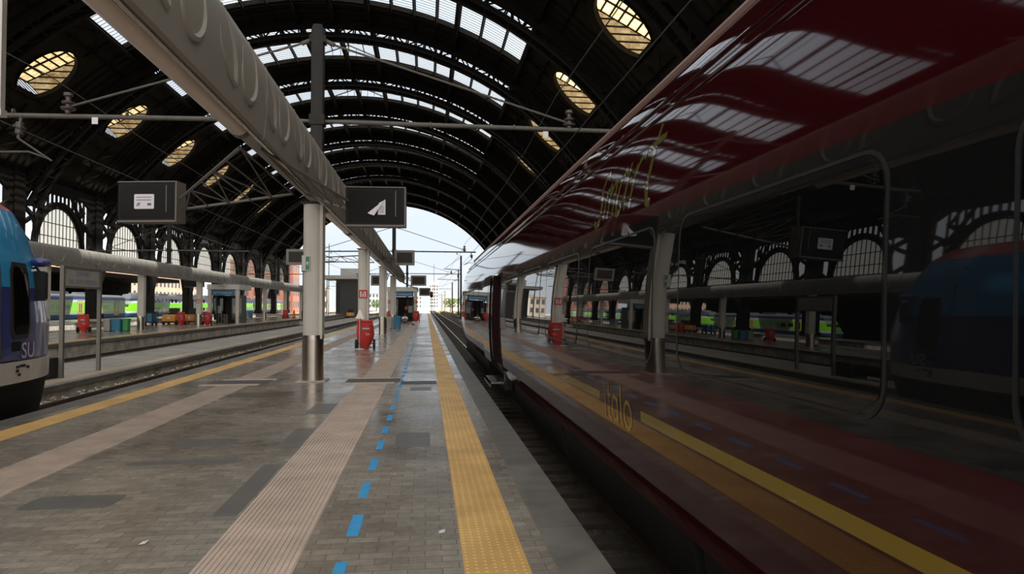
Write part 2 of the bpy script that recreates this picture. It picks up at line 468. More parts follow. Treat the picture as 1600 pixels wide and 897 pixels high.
# ------------------------------------------------------------------ helpers
class MB:
    """collects simple solids into one mesh"""
    def __init__(s):
        s.v = []; s.f = []; s.mi = []; s.cur = 0

    def add(s, vs_, fs_):
        k = len(s.v)
        s.v += [tuple(a) for a in vs_]
        s.f += [tuple(i + k for i in q) for q in fs_]
        s.mi += [s.cur] * len(fs_)

    def box(s, x0, x1, y0, y1, z0, z1):
        s.add([(x0, y0, z0), (x1, y0, z0), (x1, y1, z0), (x0, y1, z0),
               (x0, y0, z1), (x1, y0, z1), (x1, y1, z1), (x0, y1, z1)],
              [(3, 2, 1, 0), (4, 5, 6, 7), (0, 1, 5, 4), (1, 2, 6, 5), (2, 3, 7, 6), (3, 0, 4, 7)])

    def bar(s, a, b, w, h=None, up=(0, 0, 1)):
        a, b, up = V(a), V(b), V(up)
        h = h or w
        d = (b - a).normalized()
        sx = d.cross(up)
        if sx.length < 1e-4:
            sx = d.cross(V((1, 0, 0)))
        sx.normalize()
        uz = sx.cross(d).normalized()
        sx *= w / 2; uz *= h / 2
        s.add([a - sx - uz, a + sx - uz, a + sx + uz, a - sx + uz, b - sx - uz, b + sx - uz, b + sx + uz, b - sx + uz],
              [(3, 2, 1, 0), (4, 5, 6, 7), (0, 1, 5, 4), (1, 2, 6, 5), (2, 3, 7, 6), (3, 0, 4, 7)])

    def tube(s, pts, r, n=8, cap=True):
        pts = [V(p) for p in pts]
        rs = r if isinstance(r, (list, tuple)) else [r] * len(pts)
        vs_ = []; prev = None
        for i, p in enumerate(pts):
            d = (pts[min(i + 1, len(pts) - 1)] - pts[max(i - 1, 0)])
            d = d.normalized() if d.length > 1e-9 else V((0, 0, 1))
            if prev is None:
                ref = V((0, 0, 1)) if abs(d.z) < 0.9 else V((1, 0, 0))
                sx = d.cross(ref).normalized()
            else:
                sx = (prev - d * prev.dot(d)).normalized()
            prev = sx
            sy = d.cross(sx)
            for k in range(n):
                a = 2 * pi * k / n
                vs_.append(p + (sx * cos(a) + sy * sin(a)) * rs[i])
        fs_ = []
        for i in range(len(pts) - 1):
            for k in range(n):
                fs_.append((i * n + k, i * n + (k + 1) % n, (i + 1) * n + (k + 1) % n, (i + 1) * n + k))
        if cap:
            fs_.append(tuple(range(n - 1, -1, -1)))
            fs_.append(tuple((len(pts) - 1) * n + k for k in range(n)))
        s.add(vs_, fs_)

    def loft(s, rings, closed=True, cap=True):
        n = len(rings[0])
        vs_ = [p for r_ in rings for p in r_]
        fs_ = []
        for i in range(len(rings) - 1):
            for k in range(n if closed else n - 1):
                fs_.append((i * n + k, i * n + (k + 1) % n, (i + 1) * n + (k + 1) % n, (i + 1) * n + k))
        if cap:
            fs_.append(tuple(range(n - 1, -1, -1)))
            fs_.append(tuple((len(rings) - 1) * n + k for k in range(n)))
        s.add(vs_, fs_)

    def lathe(s, prof, n=16, c=(0, 0, 0)):
        rings = [[(c[0] + r * cos(2 * pi * k / n), c[1] + r * sin(2 * pi * k / n), c[2] + z) for k in range(n)] for r, z in prof]
        s.loft(rings)

    def ball(s, c, r, n=10, m=6):
        rx, ry, rz = r if isinstance(r, (tuple, list)) else (r, r, r)
        rings = []
        for i in range(m + 1):
            a = -pi / 2 + pi * i / m
            q = max(cos(a), 0.02)
            rings.append([(c[0] + rx * q * cos(2 * pi * k / n), c[1] + ry * q * sin(2 * pi * k / n), c[2] + rz * sin(a)) for k in range(n)])
        s.loft(rings)

    def prism(s, poly, f0, f1):
        """poly: 2-D outline, f0/f1 map (u, v) to the two end faces"""
        n = len(poly)
        a = [f0(u, v) for u, v in poly]; b = [f1(u, v) for u, v in poly]
        s.add(a + b, [tuple(range(n - 1, -1, -1)), tuple(range(n, 2 * n))] +
              [(k, (k + 1) % n, n + (k + 1) % n, n + k) for k in range(n)])

    def build(s, name, mats, parent=None, smooth=False, fix=True, loc=None):
        me = bpy.data.meshes.new(name)
        me.from_pydata(s.v, [], s.f)
        for m_ in (mats if isinstance(mats, (list, tuple)) else [mats]):
            me.materials.append(m_)
        if len(me.materials) > 1:
            me.polygons.foreach_set('material_index', s.mi)
        if fix:
            bm = bmesh.new(); bm.from_mesh(me)
            bmesh.ops.recalc_face_normals(bm, faces=bm.faces)
            bm.to_mesh(me); bm.free()
        if smooth:
            me.polygons.foreach_set('use_smooth', [True] * len(me.polygons))
            try:
                me.set_sharp_from_angle(angle=R(smooth if smooth is not True else 40))
            except Exception:
                pass
        me.update()
        o = bpy.data.objects.new(name, me)
        col.objects.link(o)
        if loc is not None:
            o.location = loc
        if parent is not None:
            o.parent = parent
        return o


def face_out(o):
    """turns every face of a thin decal towards the platform (-x)"""
    bm = bmesh.new(); bm.from_mesh(o.data)
    bm.normal_update()
    bmesh.ops.reverse_faces(bm, faces=[f for f in bm.faces if f.normal.x > 0.02])
    bm.to_mesh(o.data); bm.free()
    return o


def thing(name, label, cat, loc=(0, 0, 0), group=None, rz=0):
    o = bpy.data.objects.new(name, None)
    o.empty_display_size = 0.2
    col.objects.link(o)
    o.location = loc
    o.rotation_euler = (0, 0, rz)
    o['label'] = label; o['category'] = cat
    o['kind'] = 'thing'
    if group:
        o['group'] = group
    return o


def tag(o, label, cat, group=None, kind='thing'):
    o['label'] = label; o['category'] = cat; o['kind'] = kind
    if group:
        o['group'] = group
    return o


def struct(o, label=None, cat=None):
    o['kind'] = 'structure'
    if label:
        o['label'] = label
    if cat:
        o['category'] = cat
    return o


def dup(root, loc, label=None, rz=None, group=None):
    r_ = root.copy(); col.objects.link(r_)
    r_.location = loc
    if rz is not None:
        r_.rotation_euler = (0, 0, rz)
    if label:
        r_['label'] = label
    if group:
        r_['group'] = group
    for ch in list(root.children):
        c = ch.copy(); col.objects.link(c); c.parent = r_
        for g in list(ch.children):
            d = g.copy(); col.objects.link(d); d.parent = c
    return r_


def rrect(x0, x1, y0, y1, r, n=6):
    pts = []
    for cx, cy, a0 in ((x1 - r, y1 - r, 0), (x0 + r, y1 - r, 90), (x0 + r, y0 + r, 180), (x1 - r, y0 + r, 270)):
        for k in range(n + 1):
            a = R(a0 + 90 * k / n)
            pts.append((cx + r * cos(a), cy + r * sin(a)))
    return pts


def text_mesh(s, size):
    """flat mesh of a word from Blender's built-in letters: lists of (u, v) vertices and faces"""
    cu = bpy.data.curves.new('t', 'FONT')
    cu.body = s; cu.size = size; cu.align_x = 'LEFT'
    ob = bpy.data.objects.new('t', cu)
    col.objects.link(ob)
    bpy.context.view_layer.update()
    dg = bpy.context.evaluated_depsgraph_get()
    me = bpy.data.meshes.new_from_object(ob.evaluated_get(dg))
    vs_ = [(v.co.x, v.co.y) for v in me.vertices]
    fs_ = [tuple(p.vertices) for p in me.polygons]
    bpy.data.objects.remove(ob); bpy.data.curves.remove(cu); bpy.data.meshes.remove(me)
    return vs_, fs_


def word(mb, s, width, height, fn, fullheight=None):
    """adds a word stretched to width x height through fn(u, v) -> point; u from 0 to width, v from 0 to height"""
    vs_, fs_ = text_mesh(s, 1.0)
    x0 = min(a for a, b in vs_); x1 = max(a for a, b in vs_)
    y0 = min(b for a, b in vs_); y1 = max(b for a, b in vs_)
    mb.add([fn((a - x0) / (x1 - x0) * width, (b - y0) / (y1 - y0) * height) for a, b in vs_], fs_)


# ------------------------------------------------------------------ the vaulted roof
XC, ZC, RV = -10.15, -3.2, 36.9
P = 17.5
FAR0 = 74.0
Y0, Y1 = -10.0, 218.6
FARS = [FAR0 + P * k for k in range(-4, 9)]       # far end of each skylight: 4 ... 214
SKY_LEN = 11.0
TSK = 33.4
DIV = [6.2, 10.0, 13.8, 17.6, 21.3, 25.3, 29.4, 33.4]


def cyl(th, y, r=RV):
    return (XC + r * sin(R(th)), y, ZC + r * cos(R(th)))


OCR = 3.05                                          # round roof hatches
OCT = 43.6


def build_deck():
    mb = MB()
    half = 5.4                                      # degrees of the square round each hatch

    def patch(t0, t1, y0, y1, nt=None, ny=1):
        nt = nt or max(1, int(round((t1 - t0) / 3.0)))
        for i in range(nt):
            a = t0 + (t1 - t0) * i / nt; b = t0 + (t1 - t0) * (i + 1) / nt
            for j in range(ny):
                c = y0 + (y1 - y0) * j / ny; d = y0 + (y1 - y0) * (j + 1) / ny
                mb.add([cyl(a, c), cyl(b, c), cyl(b, d), cyl(a, d)], [(0, 1, 2, 3)])
    tl, tr = -60.5, 88.0
    for sgn, tend in ((-1, tl), (1, tr)):
        def rg(a, b):
            return (min(sgn * a, sgn * b), max(sgn * a, sgn * b))
        te = abs(tend)
        patch(*rg(TSK, OCT - half), Y0, Y1)
        patch(*rg(OCT + half, te), Y0, Y1)
        prev = Y0
        for fy in FARS:
            yc = fy - 4.2
            if yc - 3.4 > prev:
                patch(*rg(OCT - half, OCT + half), prev, yc - 3.4)
            prev = yc + 3.4
            n = 32
            circ = []; sq = []
            for k in range(n):
                a = 2 * pi * k / n
                c_, s_ = cos(a), sin(a)
                circ.append(cyl(sgn * OCT + math.degrees(OCR * c_ / RV), yc + OCR * s_))
                m_ = max(abs(c_), abs(s_))
                sq.append(cyl(sgn * OCT + half * c_ / m_, yc + 3.4 * s_ / m_))
            mb.add(circ + sq, [(k, (k + 1) % n, n + (k + 1) % n, n + k) for k in range(n)])
        if prev < Y1:
            patch(*rg(OCT - half, OCT + half), prev, Y1)
    prev = Y0
    for fy in FARS:
        s0 = max(fy - SKY_LEN, Y0)
        if s0 > prev:
            patch(-TSK, TSK, prev, s0)
        prev = fy
    patch(-TSK, TSK, prev, Y1)
    o = mb.build('ceiling', M['deck'], fix=False)
    sm = o.modifiers.new('thick', 'SOLIDIFY'); sm.thickness = 0.14; sm.offset = 0
    return struct(o)


build_deck()

# long purlins that run the whole hall, the ridge beams thicker
mb = MB()
ths = [0] + [s * d for s in (-1, 1) for d in DIV] + [s * d for s in (-1, 1) for d in (37, 50.5, 54.5, 58.5)] + [62.5, 67, 72, 77, 82]
for th in ths:
    thick = abs(th) in (6.2, 21.3, 33.4, 0)
    w, h = (0.42, 0.8) if thick else (0.14, 0.30)
    rr_ = RV - h / 2 - 0.05
    a, b = cyl(th, Y0, rr_), cyl(th, Y1, rr_)
    up = V((sin(R(th)), 0, cos(R(th))))
    if thick:
        mb.bar(cyl(th, Y0, RV - 0.08), cyl(th, Y1, RV - 0.08), w, 0.12, up)
        mb.bar(cyl(th, Y0, RV - 0.75), cyl(th, Y1, RV - 0.75), w, 0.10, up)
        mb.bar(a, b, 0.10, h, up)
    else:
        mb.bar(a, b, w, h, up)
struct(mb.build('trim_1', M['iron'], fix=False))

# secondary arcs and wind bracing on the solid decks (one mesh per bay, copied down the hall)
mb = MB()


def arc(mb, t0, t1, y, r, w, h, step=3.0):
    n = max(1, int(math.ceil((t1 - t0) / step)))
    rings = []
    for i in range(n + 1):
        t = t0 + (t1 - t0) * i / n
        rings.append([cyl(t, y - w / 2, r - h / 2), cyl(t, y + w / 2, r - h / 2), cyl(t, y + w / 2, r + h / 2), cyl(t, y - w / 2, r + h / 2)])
    mb.loft(rings)


for y in (0.25, 1.5, 2.75, 4.0):
    arc(mb, -60, 86, y, RV - 0.18, 0.09, 0.22)
for y in (-3.0, -8.6, -11.2):
    for t0, t1 in ((-60, -49), (-38.3, -TSK), (TSK, 38.3), (49, 86)):
        arc(mb, t0, t1, y, RV - 0.18, 0.09, 0.22)
for s in (-1, 1):
    for a, b in ((34, 38), (49.2, 54.5), (54.5, 59.5)):
        for y0, y1 in ((-12.4, -6.2), (-6.2, 0), (-6.2, -12.4), (0, -6.2)):
            mb.bar(cyl(s * a, y0, RV - 0.4), cyl(s * b, y1, RV - 0.4), 0.07, 0.07)
bay = mb.build('trim_2', M['iron'], fix=False, loc=(0, FARS[0], 0))
struct(bay)
nn = 3
for fy in FARS[1:]:
    o = bay.copy(); col.objects.link(o); o.name = 'trim_%d' % nn; nn += 1
    o.location = (0, fy, 0)

# the big double lattice arches
mb = MB()
for dy in (0.0, 1.7):
    arc(mb, -64, 88, dy, RV - 0.25, 0.42, 0.14, 2.5)
    arc(mb, -64, 88, dy, RV - 2.0, 0.50, 0.16, 2.5)
    arc(mb, -64, 88, dy, RV - 1.82, 0.10, 0.30, 2.5)
    arc(mb, -64, 88, dy, RV - 0.45, 0.10, 0.36, 2.5)
    arc(mb, -64, 88, dy, RV - (1.45 if dy else 0.78), 0.06, 0.95, 2.5)
    st = 3.2
    t = -64.0; k = 0
    while t < 86:
        mb.bar(cyl(t, dy, RV - 0.3), cyl(t, dy, RV - 1.95), 0.16, 0.12, (0, 1, 0))
        if k % 2:
            mb.bar(cyl(t, dy, RV - 0.3), cyl(t + st, dy, RV - 1.95), 0.13, 0.12, (0, 1, 0))
        else:
            mb.bar(cyl(t, dy, RV - 1.95), cyl(t + st, dy, RV - 0.3), 0.13, 0.12, (0, 1, 0))
        t += st; k += 1
t = -62.0; k = 0
while t < 86:
    mb.bar(cyl(t, 0, RV - 2.0), cyl(t, 1.7, RV - 2.0), 0.14, 0.12)
    mb.bar(cyl(t, 0, RV - 2.0), cyl(t + 4, 1.7, RV - 2.0), 0.08, 0.08)
    mb.bar(cyl(t, 0, RV - 0.35), cyl(t, 1.7, RV - 0.35), 0.14, 0.12)
    t += 4; k += 1
RIBS = [fy + 4.3 for fy in FARS[:-1]]
rib = mb.build('trim_%d' % nn, M['iron'], fix=False, loc=(0, RIBS[0], 0)); nn += 1
struct(rib)
for ry in RIBS[1:]:
    o = rib.copy(); col.objects.link(o); o.name = 'trim_%d' % nn; nn += 1
    o.location = (0, ry, 0)

# the end screen: a plain solid arch closing the last bay
mb = MB()
n = 60
for y0, y1, ra, rb in ((Y1 - 0.6, Y1, 36.0, 38.4),):
    rings = []
    for i in range(n + 1):
        t = -89 + 178 * i / n
        rings.append([cyl(t, y0, ra), cyl(t, y1, ra), cyl(t, y1, rb), cyl(t, y0, rb)])
    mb.loft(rings)
struct(mb.build('trim_%d' % nn, M['iron'], fix=False)); nn += 1

# skylights: one window per bay
wn = 1


def skylight(fy):
    global wn
    s0 = max(fy - SKY_LEN, Y0 + 0.2)
    L = fy - s0
    fr = MB()
    t_all = [-d for d in reversed(DIV)] + [0] + DIV
    # curb round the opening
    arc(fr, -TSK, TSK, -0.08, RV + 0.20, 0.16, 0.5)
    arc(fr, -TSK, TSK, -L + 0.08, RV + 0.22, 0.16, 0.7)
    arc(fr, -TSK, TSK, 0.16, RV - 0.22, 0.10, 0.10)
    arc(fr, -TSK, TSK, 0.42, RV - 0.30, 0.10, 0.10)
    for t in t_all:
        if abs(t) < 6.2:
            continue
        up = V((sin(R(t)), 0, cos(R(t))))
        fr.bar(cyl(t, 0, RV + 0.42), cyl(t, -L, RV + 0.42), 0.12, 0.26, up)
    fo = fr.build('window_%d' % wn, M['iron'], fix=False, loc=(0, fy, 0))
    struct(fo)
    g = MB()
    ba = MB()
    rg = RV + 0.5
    for a, b in zip(t_all[:-1], t_all[1:]):
        if abs(a) < 6.0 or abs(b) < 6.0:
            continue
        g.add([cyl(a, 0, rg), cyl(b, 0, rg), cyl(b, -L, rg), cyl(a, -L, rg)], [(0, 1, 2, 3)])
        nb = int(L / 0.60)
        for k in range(1, nb):
            y = -L * k / nb
            ba.bar(cyl(a, y, rg - 0.05), cyl(b, y, rg - 0.05), 0.038, 0.035)
    # the raised ridge lantern over the crown: two pitched panes with a glazed gable
    for a, b in ((-6.2, 0), (6.2, 0)):
        q0, q1 = V(cyl(a, 0, rg)), V(cyl(a, -L, rg))
        m0, m1 = V(cyl(0, 0, rg + 1.35)), V(cyl(0, -L, rg + 1.35))
        g.add([q0, m0, m1, q1], [(0, 1, 2, 3)])
        nb = int(L / 0.60)
        for k in range(1, nb):
            f = k / nb
            ba.bar(q0.lerp(q1, f), m0.lerp(m1, f), 0.038, 0.035)
        ba.bar(q0.lerp(m0, 0.5), q1.lerp(m1, 0.5), 0.10, 0.14)
        ba.bar(q0, m0, 0.12, 0.16); ba.bar(q1, m1, 0.12, 0.16)
        lo = V(cyl(0, 0, rg))
        g.add([q0, lo, m0], [(0, 1, 2)])
        g.add([q1, V(cyl(0, -L, rg)), m1], [(0, 1, 2)])
        for f in (0.25, 0.5, 0.75):
            pb = q0.lerp(lo, f); pt = q0.lerp(m0, f)
            ba.bar(pb, pt, 0.06, 0.06)
    ba.bar(cyl(0, 0, rg + 1.35), cyl(0, -L, rg + 1.35), 0.16, 0.2)
    ba.bar(cyl(0, 0, rg), cyl(0, 0, rg + 1.35), 0.14, 0.14)
    g.build('glass_pane', M['skyglass'], fo, fix=False)
    ba.build('glazing_bars', M['iron_brown'], fo, fix=False)
    wn += 1
    return fo


first = skylight(FARS[1])
skylight(FARS[0])
for fy in FARS[2:]:
    o = dup(first, (0, fy, 0)); o.name = 'window_%d' % wn; wn += 1


# round hatches with a little glazed dormer of yellowed sheeting behind each
def hatch(sgn):
    global wn
    t0 = sgn * OCT

    def loc_(u, v, w):      # u along slope (downwards), v along hall, w outwards; relative to hatch centre
        e_out = V((sin(R(t0)), 0, cos(R(t0))))
        e_dn = V((cos(R(t0)) * sgn, 0, -sin(R(t0)) * sgn))
        return V((XC, 0, ZC)) + e_out * (RV + w) + e_dn * u + V((0, v, 0))
    fr = MB()
    n = 32
    ring = []
    for k in range(n + 1):
        a = 2 * pi * k / n
        ring.append([loc_(OCR * 0.98 * cos(a), OCR * .98 * sin(a), -0.22), loc_((OCR + .12) * cos(a), (OCR + .12) * sin(a), -0.22),
                     loc_((OCR + .12) * cos(a), (OCR + .12) * sin(a), 0.2), loc_(OCR * 0.98 * cos(a), OCR * .98 * sin(a), 0.2)])
    fr.loft(ring, cap=False)
    fo = fr.build('window_%d' % wn, M['iron'], fix=True)
    struct(fo)
    # sheet roof of the dormer: rises from the upper rim, level bars across it
    gd = MB()
    U0, U1 = -3.3, 2.45
    W0, W1 = 0.9, 2.5
    vv = 3.3
    gd.add([loc_(U0, -vv, W0), loc_(U0, vv, W0), loc_(U1, vv, W1), loc_(U1, -vv, W1)], [(0, 1, 2, 3)])
    gd.add([loc_(U0, vv, W0), loc_(U1, vv, W1), loc_(U1, vv, 0.1), loc_(U0, vv, 0.1)], [(0, 1, 2, 3)])
    gd.add([loc_(U0, -vv, 0.1), loc_(U0, vv, 0.1), loc_(U0, vv, W0), loc_(U0, -vv, W0)], [(0, 1, 2, 3)])
    gd.build('yellowed_sheet', M['gold'], fo, fix=False)
    cl = MB()
    cl.add([loc_(U1, -vv, 0.1), loc_(U1, vv, 0.1), loc_(U1, vv, W1), loc_(U1, -vv, W1)], [(0, 1, 2, 3)])
    cl.add([loc_(U0, -vv, W0), loc_(U1, -vv, W1), loc_(U1, -vv, 0.1), loc_(U0, -vv, 0.1)], [(0, 1, 2, 3)])
    cl.build('side_pane', M['skyglass'], fo, fix=False)
    bs = MB()
    for k in range(8):
        u = U0 + (U1 - U0) * k / 7; w = W0 + (W1 - W0) * k / 7
        bs.bar(loc_(u, -vv, w - .05), loc_(u, vv, w - .05), 0.13, 0.13)
    bs.bar(loc_(U0, 1.2, W0 - .06), loc_(U1, 1.2, W1 - .06), 0.12, 0.16)
    bs.bar(loc_(U0, vv - .05, W0), loc_(U1, vv - .05, W1), 0.14, 0.14)
    for k in range(9):                               # level bars on the end sheet
        zc = loc_(U0, vv, 0).z - .4 - .62 * k
        ends = []
        poly = [loc_(U0, vv - .06, W0), loc_(U1, vv - .06, W1), loc_(U1, vv - .06, 0.1), loc_(U0, vv - .06, 0.1)]
        for a, b in zip(poly, poly[1:] + poly[:1]):
            if (a.z - zc) * (b.z - zc) < 0:
                ends.append(a.lerp(b, (zc - a.z) / (b.z - a.z)))
        if len(ends) == 2:
            bs.bar(ends[0], ends[1], 0.10, 0.12)
    # straight sill that cuts off the lower part of the opening
    bs.bar(loc_(2.75, -3.1, 0.0), loc_(2.75, 3.1, 0.0), 0.55, 0.55)
    for k in range(8):
        v = -vv + 2 * vv * k / 7
        bs.bar(loc_(U1, v, 0), loc_(U1, v, W1), 0.07, 0.07)
    bs.bar(loc_(U1, -vv, W1), loc_(U1, vv, W1), 0.16, 0.16)
    bs.build('glazing_bars', M['iron'], fo, fix=False)
    wn += 1
    return fo


for sgn in (-1, 1):
    h0 = hatch(sgn)
    h0.location = (0, FARS[0] - 4.2, 0)
    for fy in FARS[1:]:
        o = dup(h0, (0, fy - 4.2, 0)); o.name = 'window_%d' % wn; wn += 1

# ------------------------------------------------------------------ left side wall with half-round glazing
XW = -41.5
LUNC = [fy + 11.2 for fy in FARS if fy + 11.2 < Y1 - 6]     # centres 85.2, 102.7, ...
LR = 4.9
LZ = 8.0
mb = MB()
for yc in LUNC:
    # arched rib round the half-round opening
    n = 24
    rings = []
    for k in range(n + 1):
        a = pi * k / n
        q = []
        for x, r_ in ((XW, LR), (XW, LR + .55), (XW - .5, LR + .55), (XW - .5, LR)):
            q.append((x, yc + r_ * cos(a), LZ + r_ * sin(a)))
        rings.append(q)
    mb.loft(rings)
    # struts from the rib up to the girder over it, leaving the corners open
    for k in range(13):
        y = yc - 5.4 + .9 * k
        d_ = abs(y - yc)
        zb = LZ + (sqrt(max(0, (LR + .4) ** 2 - d_ * d_)) if d_ < LR + .4 else 0)
        mb.box(XW - .3, XW - .1, y - .09, y + .09, zb, LZ + 6.3)
    for s in (-1, 1):
        mb.bar((XW - .2, yc + s * 5.5, LZ + 2.6), (XW - .2, yc + s * 2.6, LZ + 6.2), .3, .3)
        mb.bar((XW - .2, yc + s * 5.5, LZ + 5.0), (XW - .2, yc + s * 3.6, LZ + 3.6), .3, .3)
        mb.bar((XW - .2, yc + s * 5.5, LZ + 4.4), (XW - .2, yc + s * 4.2, LZ + 6.2), .2, .2)
    # girder under it, pier and the bracket arches below
    mb.box(XW - 0.5, XW, yc - 8.75, yc + 8.75, LZ - 0.9, LZ)
    # narrow lattice bay between two half-rounds
    y0 = yc + 5.6; y1 = yc + P - 5.6
    for k, (za, zb) in enumerate(((LZ, LZ + 3.2), (LZ + 3.2, LZ + 6.3))):
        mb.bar((XW - .2, y0, za), (XW - .2, y1, zb), 0.35, 0.35)
        mb.bar((XW - .2, y1, za), (XW - .2, y0, zb), 0.35, 0.35)
    for y in (y0 + 2.0, (y0 + y1) / 2, y1 - 2.0):
        mb.box(XW - .5, XW, y - .28, y + .28, LZ, LZ + 6.3)
    mb.box(XW - 0.5, XW, yc - 8.75, yc + 8.75, LZ + 6.2, LZ + 7.4)
    for s in (-1, 1):
        for k in range(7):
            a0, a1 = pi / 2 * k / 7, pi / 2 * (k + 1) / 7
            yp = yc + 8.75
            f = lambda a: (XW - .25, yp + s * (0.9 + 1.9 * (1 - cos(a))), LZ - 0.9 - 3.4 * (1 - sin(a)))
            mb.bar(f(a0), f(a1), 0.5, 0.5, (1, 0, 0))
wall = mb.build('wall_left', M['iron'], fix=False)
struct(wall)
# piers under the arches
pr = MB()
pr.box(-1.0, 0.2, -0.9, 0.9, -0.6, 16)
pr.loft([[(-1.2, -1.1, -.6), (.5, -1.1, -.6), (.5, 1.1, -.6), (-1.2, 1.1, -.6)], [(-1.1, -1.0, .6), (.4, -1.0, .6), (.4, 1.0, .6), (-1.1, 1.0, .6)]])
pr.loft([[(-1.0, -.9, 4), (.2, -.9, 4), (.2, .9, 4), (-1.0, .9, 4)], [(-1.1, -2.0, 7), (.4, -2.0, 7), (.4, 2.0, 7), (-1.1, 2.0, 7)]])
p0 = pr.build('pillar', M['iron'], fix=False, loc=(XW, LUNC[0] - 8.75, 0))
struct(p0)
for yc in LUNC:
    o = p0.copy(); col.objects.link(o); o.location = (XW, yc + 8.75, 0)
# half-round glazing
fr = MB(); gl = MB()
n = 24
for k in range(n):
    a, b = pi * k / n, pi * (k + 1) / n
    fr.bar((0, LR * cos(a) * .97, LR * sin(a) * .97), (0, LR * cos(b) * .97, LR * sin(b) * .97), 0.2, 0.2, (1, 0, 0))
for k in range(-5, 6):
    y = k * 0.8
    fr.bar((0, y, 0), (0, y, sqrt(max(0.1, LR * LR - y * y))), 0.075, 0.075)
for z in (0.25, 1.4, 2.9):
    w_ = sqrt(LR * LR - z * z)
    fr.bar((0, -w_, z), (0, w_, z), 0.08, 0.08)
fr.box(-.12, .12, -LR, LR, 0, .16)
gl.add([(0.02, LR * cos(pi * k / n), LR * sin(pi * k / n)) for k in range(n + 1)], [tuple(range(n + 1))])
w0 = fr.build('window_%d' % wn, M['iron_brown'], loc=(XW - 0.3, LUNC[0], LZ)); wn += 1
struct(w0)
gl.build('glass_pane', M['lunglass'], w0, fix=False)
for yc in LUNC[1:]:
    o = dup(w0, (XW - 0.3, yc, LZ)); o.name = 'window_%d' % wn; wn += 1

# right side wall behind the train (solid) and the lower side hall on the left
mb = MB()
mb.box(24.6, 25.6, Y0, Y1, -1, 10)
struct(mb.build('wall_right', M['deck']))
mb = MB()
mb.box(-61.5, -51.0, Y0, 152, 6.3, 7.0)
struct(mb.build('roof', M['deck']))
mb = MB()
mb.box(-61.2, -60.5, Y0, 152, -1, 6.3)
struct(mb.build('wall_outer', M['deck']))

# ------------------------------------------------------------------ ground, tracks, platforms
mb = MB()
mb.box(-160, 160, -40, 700, -1.3, -0.80)
struct(mb.build('ground', M['ground']))
mb = MB()
mb.box(-60, 24, -30, 214, -0.85, -0.74)
struct(mb.build('ground', M['ballast']))

PL_L, PL_R = -5.88, 1.13
PEND = 150.0


def platform(name, x0, x1, y0, y1, z, edge, label):
    mb = MB()
    mb.box(x0 + 0.06, x1 - 0.06, y0, y1, -0.8, z - 0.12)
    body = mb.build(name, M['curb'])
    struct(body)
    b2 = MB()
    b2.box(x0 + edge, x1 - edge, y0, y1, z - 0.12, z)
    b2.build('paving', M['paving'] if z > -0.1 else M['asphalt'], body)
    for a, b in ((x0, x0 + edge), (x1 - edge, x1)):
        b3 = MB()
        b3.box(a, b, y0, y1, z - 0.14, z)
        b3.build('edge_stone', M['granite'], body)
    return body


floor = platform('floor', PL_L, PL_R, -6.0, PEND, 0.0, 0.33, None)
floorB = platform('floor', -22.6, -15.4, 8.0, 150, 0.0, 0.4, None)
low = platform('floor', -12.3, -9.0, 0.0, 140, -0.35, 0.25, None)
low2 = platform('floor', -29.1, -26.2, 20.0, 140, -0.35, 0.25, None)

floorC = platform('floor', -40.4, -32.9, 20.0, 150, 0.0, 0.4, None)

# paving strips on the near platform
for x0, x1 in ((-1.40, -0.79), (-4.12, -3.53)):
    mb = MB()
    n = 17
    w_ = (x1 - x0) / n
    for a, b in ((-6.0, 14.62), (15.72, PEND)):
        mb.box(x0, x1, a, b, 0.0, 0.003)
        for k in range(n):
            c = x0 + w_ * (k + 0.5)
            mb.box(c - w_ * .27, c + w_ * .27, a, b, 0.003, 0.0085)
    mb.build('ribbed_strip', M['pink'], floor)
for x0, x1 in ((0.235, 0.634), (-5.38, -4.99)):
    mb = MB()
    mb.box(x0, x1, -6.0, PEND, 0.0, 0.005)
    mb.build('dotted_strip', M['yellow'], floor)
for x0, x1 in ((-1.78, -0.60), (-4.52, -3.32)):
    mb = MB(); mb.box(x0 + .1, x1 + .05, 14.80, 15.55, 0, 0.004); mb.build('cross_tile', M['dark_tile'], floor)
    mb = MB()
    for k in range(3):
        mb.box(x0, x1 - .05, 14.58 + k * .075, 14.63 + k * .075, 0, 0.008)
        mb.box(x0 + .2, x1 + .1, 15.55 + k * .075, 15.60 + k * .075, 0, 0.008)
    mb.build('cross_tile', M['pale_tile'], floor)
mb = MB(); mb.box(-0.52, 0.22, 14.35, 14.95, 0, 0.003); mb.build('cross_tile', M['dark_tile'], floor)
for y in (27.2, 39.2, 51.0, 57, 63, 69, 75):
    mb = MB(); mb.box(-0.62, 0.22, y, y + .35, 0, 0.004); mb.build('cross_tile', M['pale_tile'], floor)
k = 0
y = 3.0
while y < 30:
    mb = MB()
    w_ = random.uniform(0.036, 0.042)
    xo = random.uniform(-.008, .008)
    j = [random.uniform(-.006, .006) for _ in range(6)]
    pts = [(-.515 - w_ + xo, y + j[0]), (-.515 + w_ + xo, y + j[1]), (-.515 + w_ + xo + j[2], y + .25), (-.515 + w_ + xo, y + .49 + j[3]),
           (-.515 - w_ + xo, y + .49 + j[4]), (-.515 - w_ + xo + j[5], y + .25)]
    mb.prism(pts, lambda u, v: (u, v, 0.0), lambda u, v: (u, v, 0.0025))
    mb.build('blue_dash', M['blue_paint'], floor)
    y += 0.985
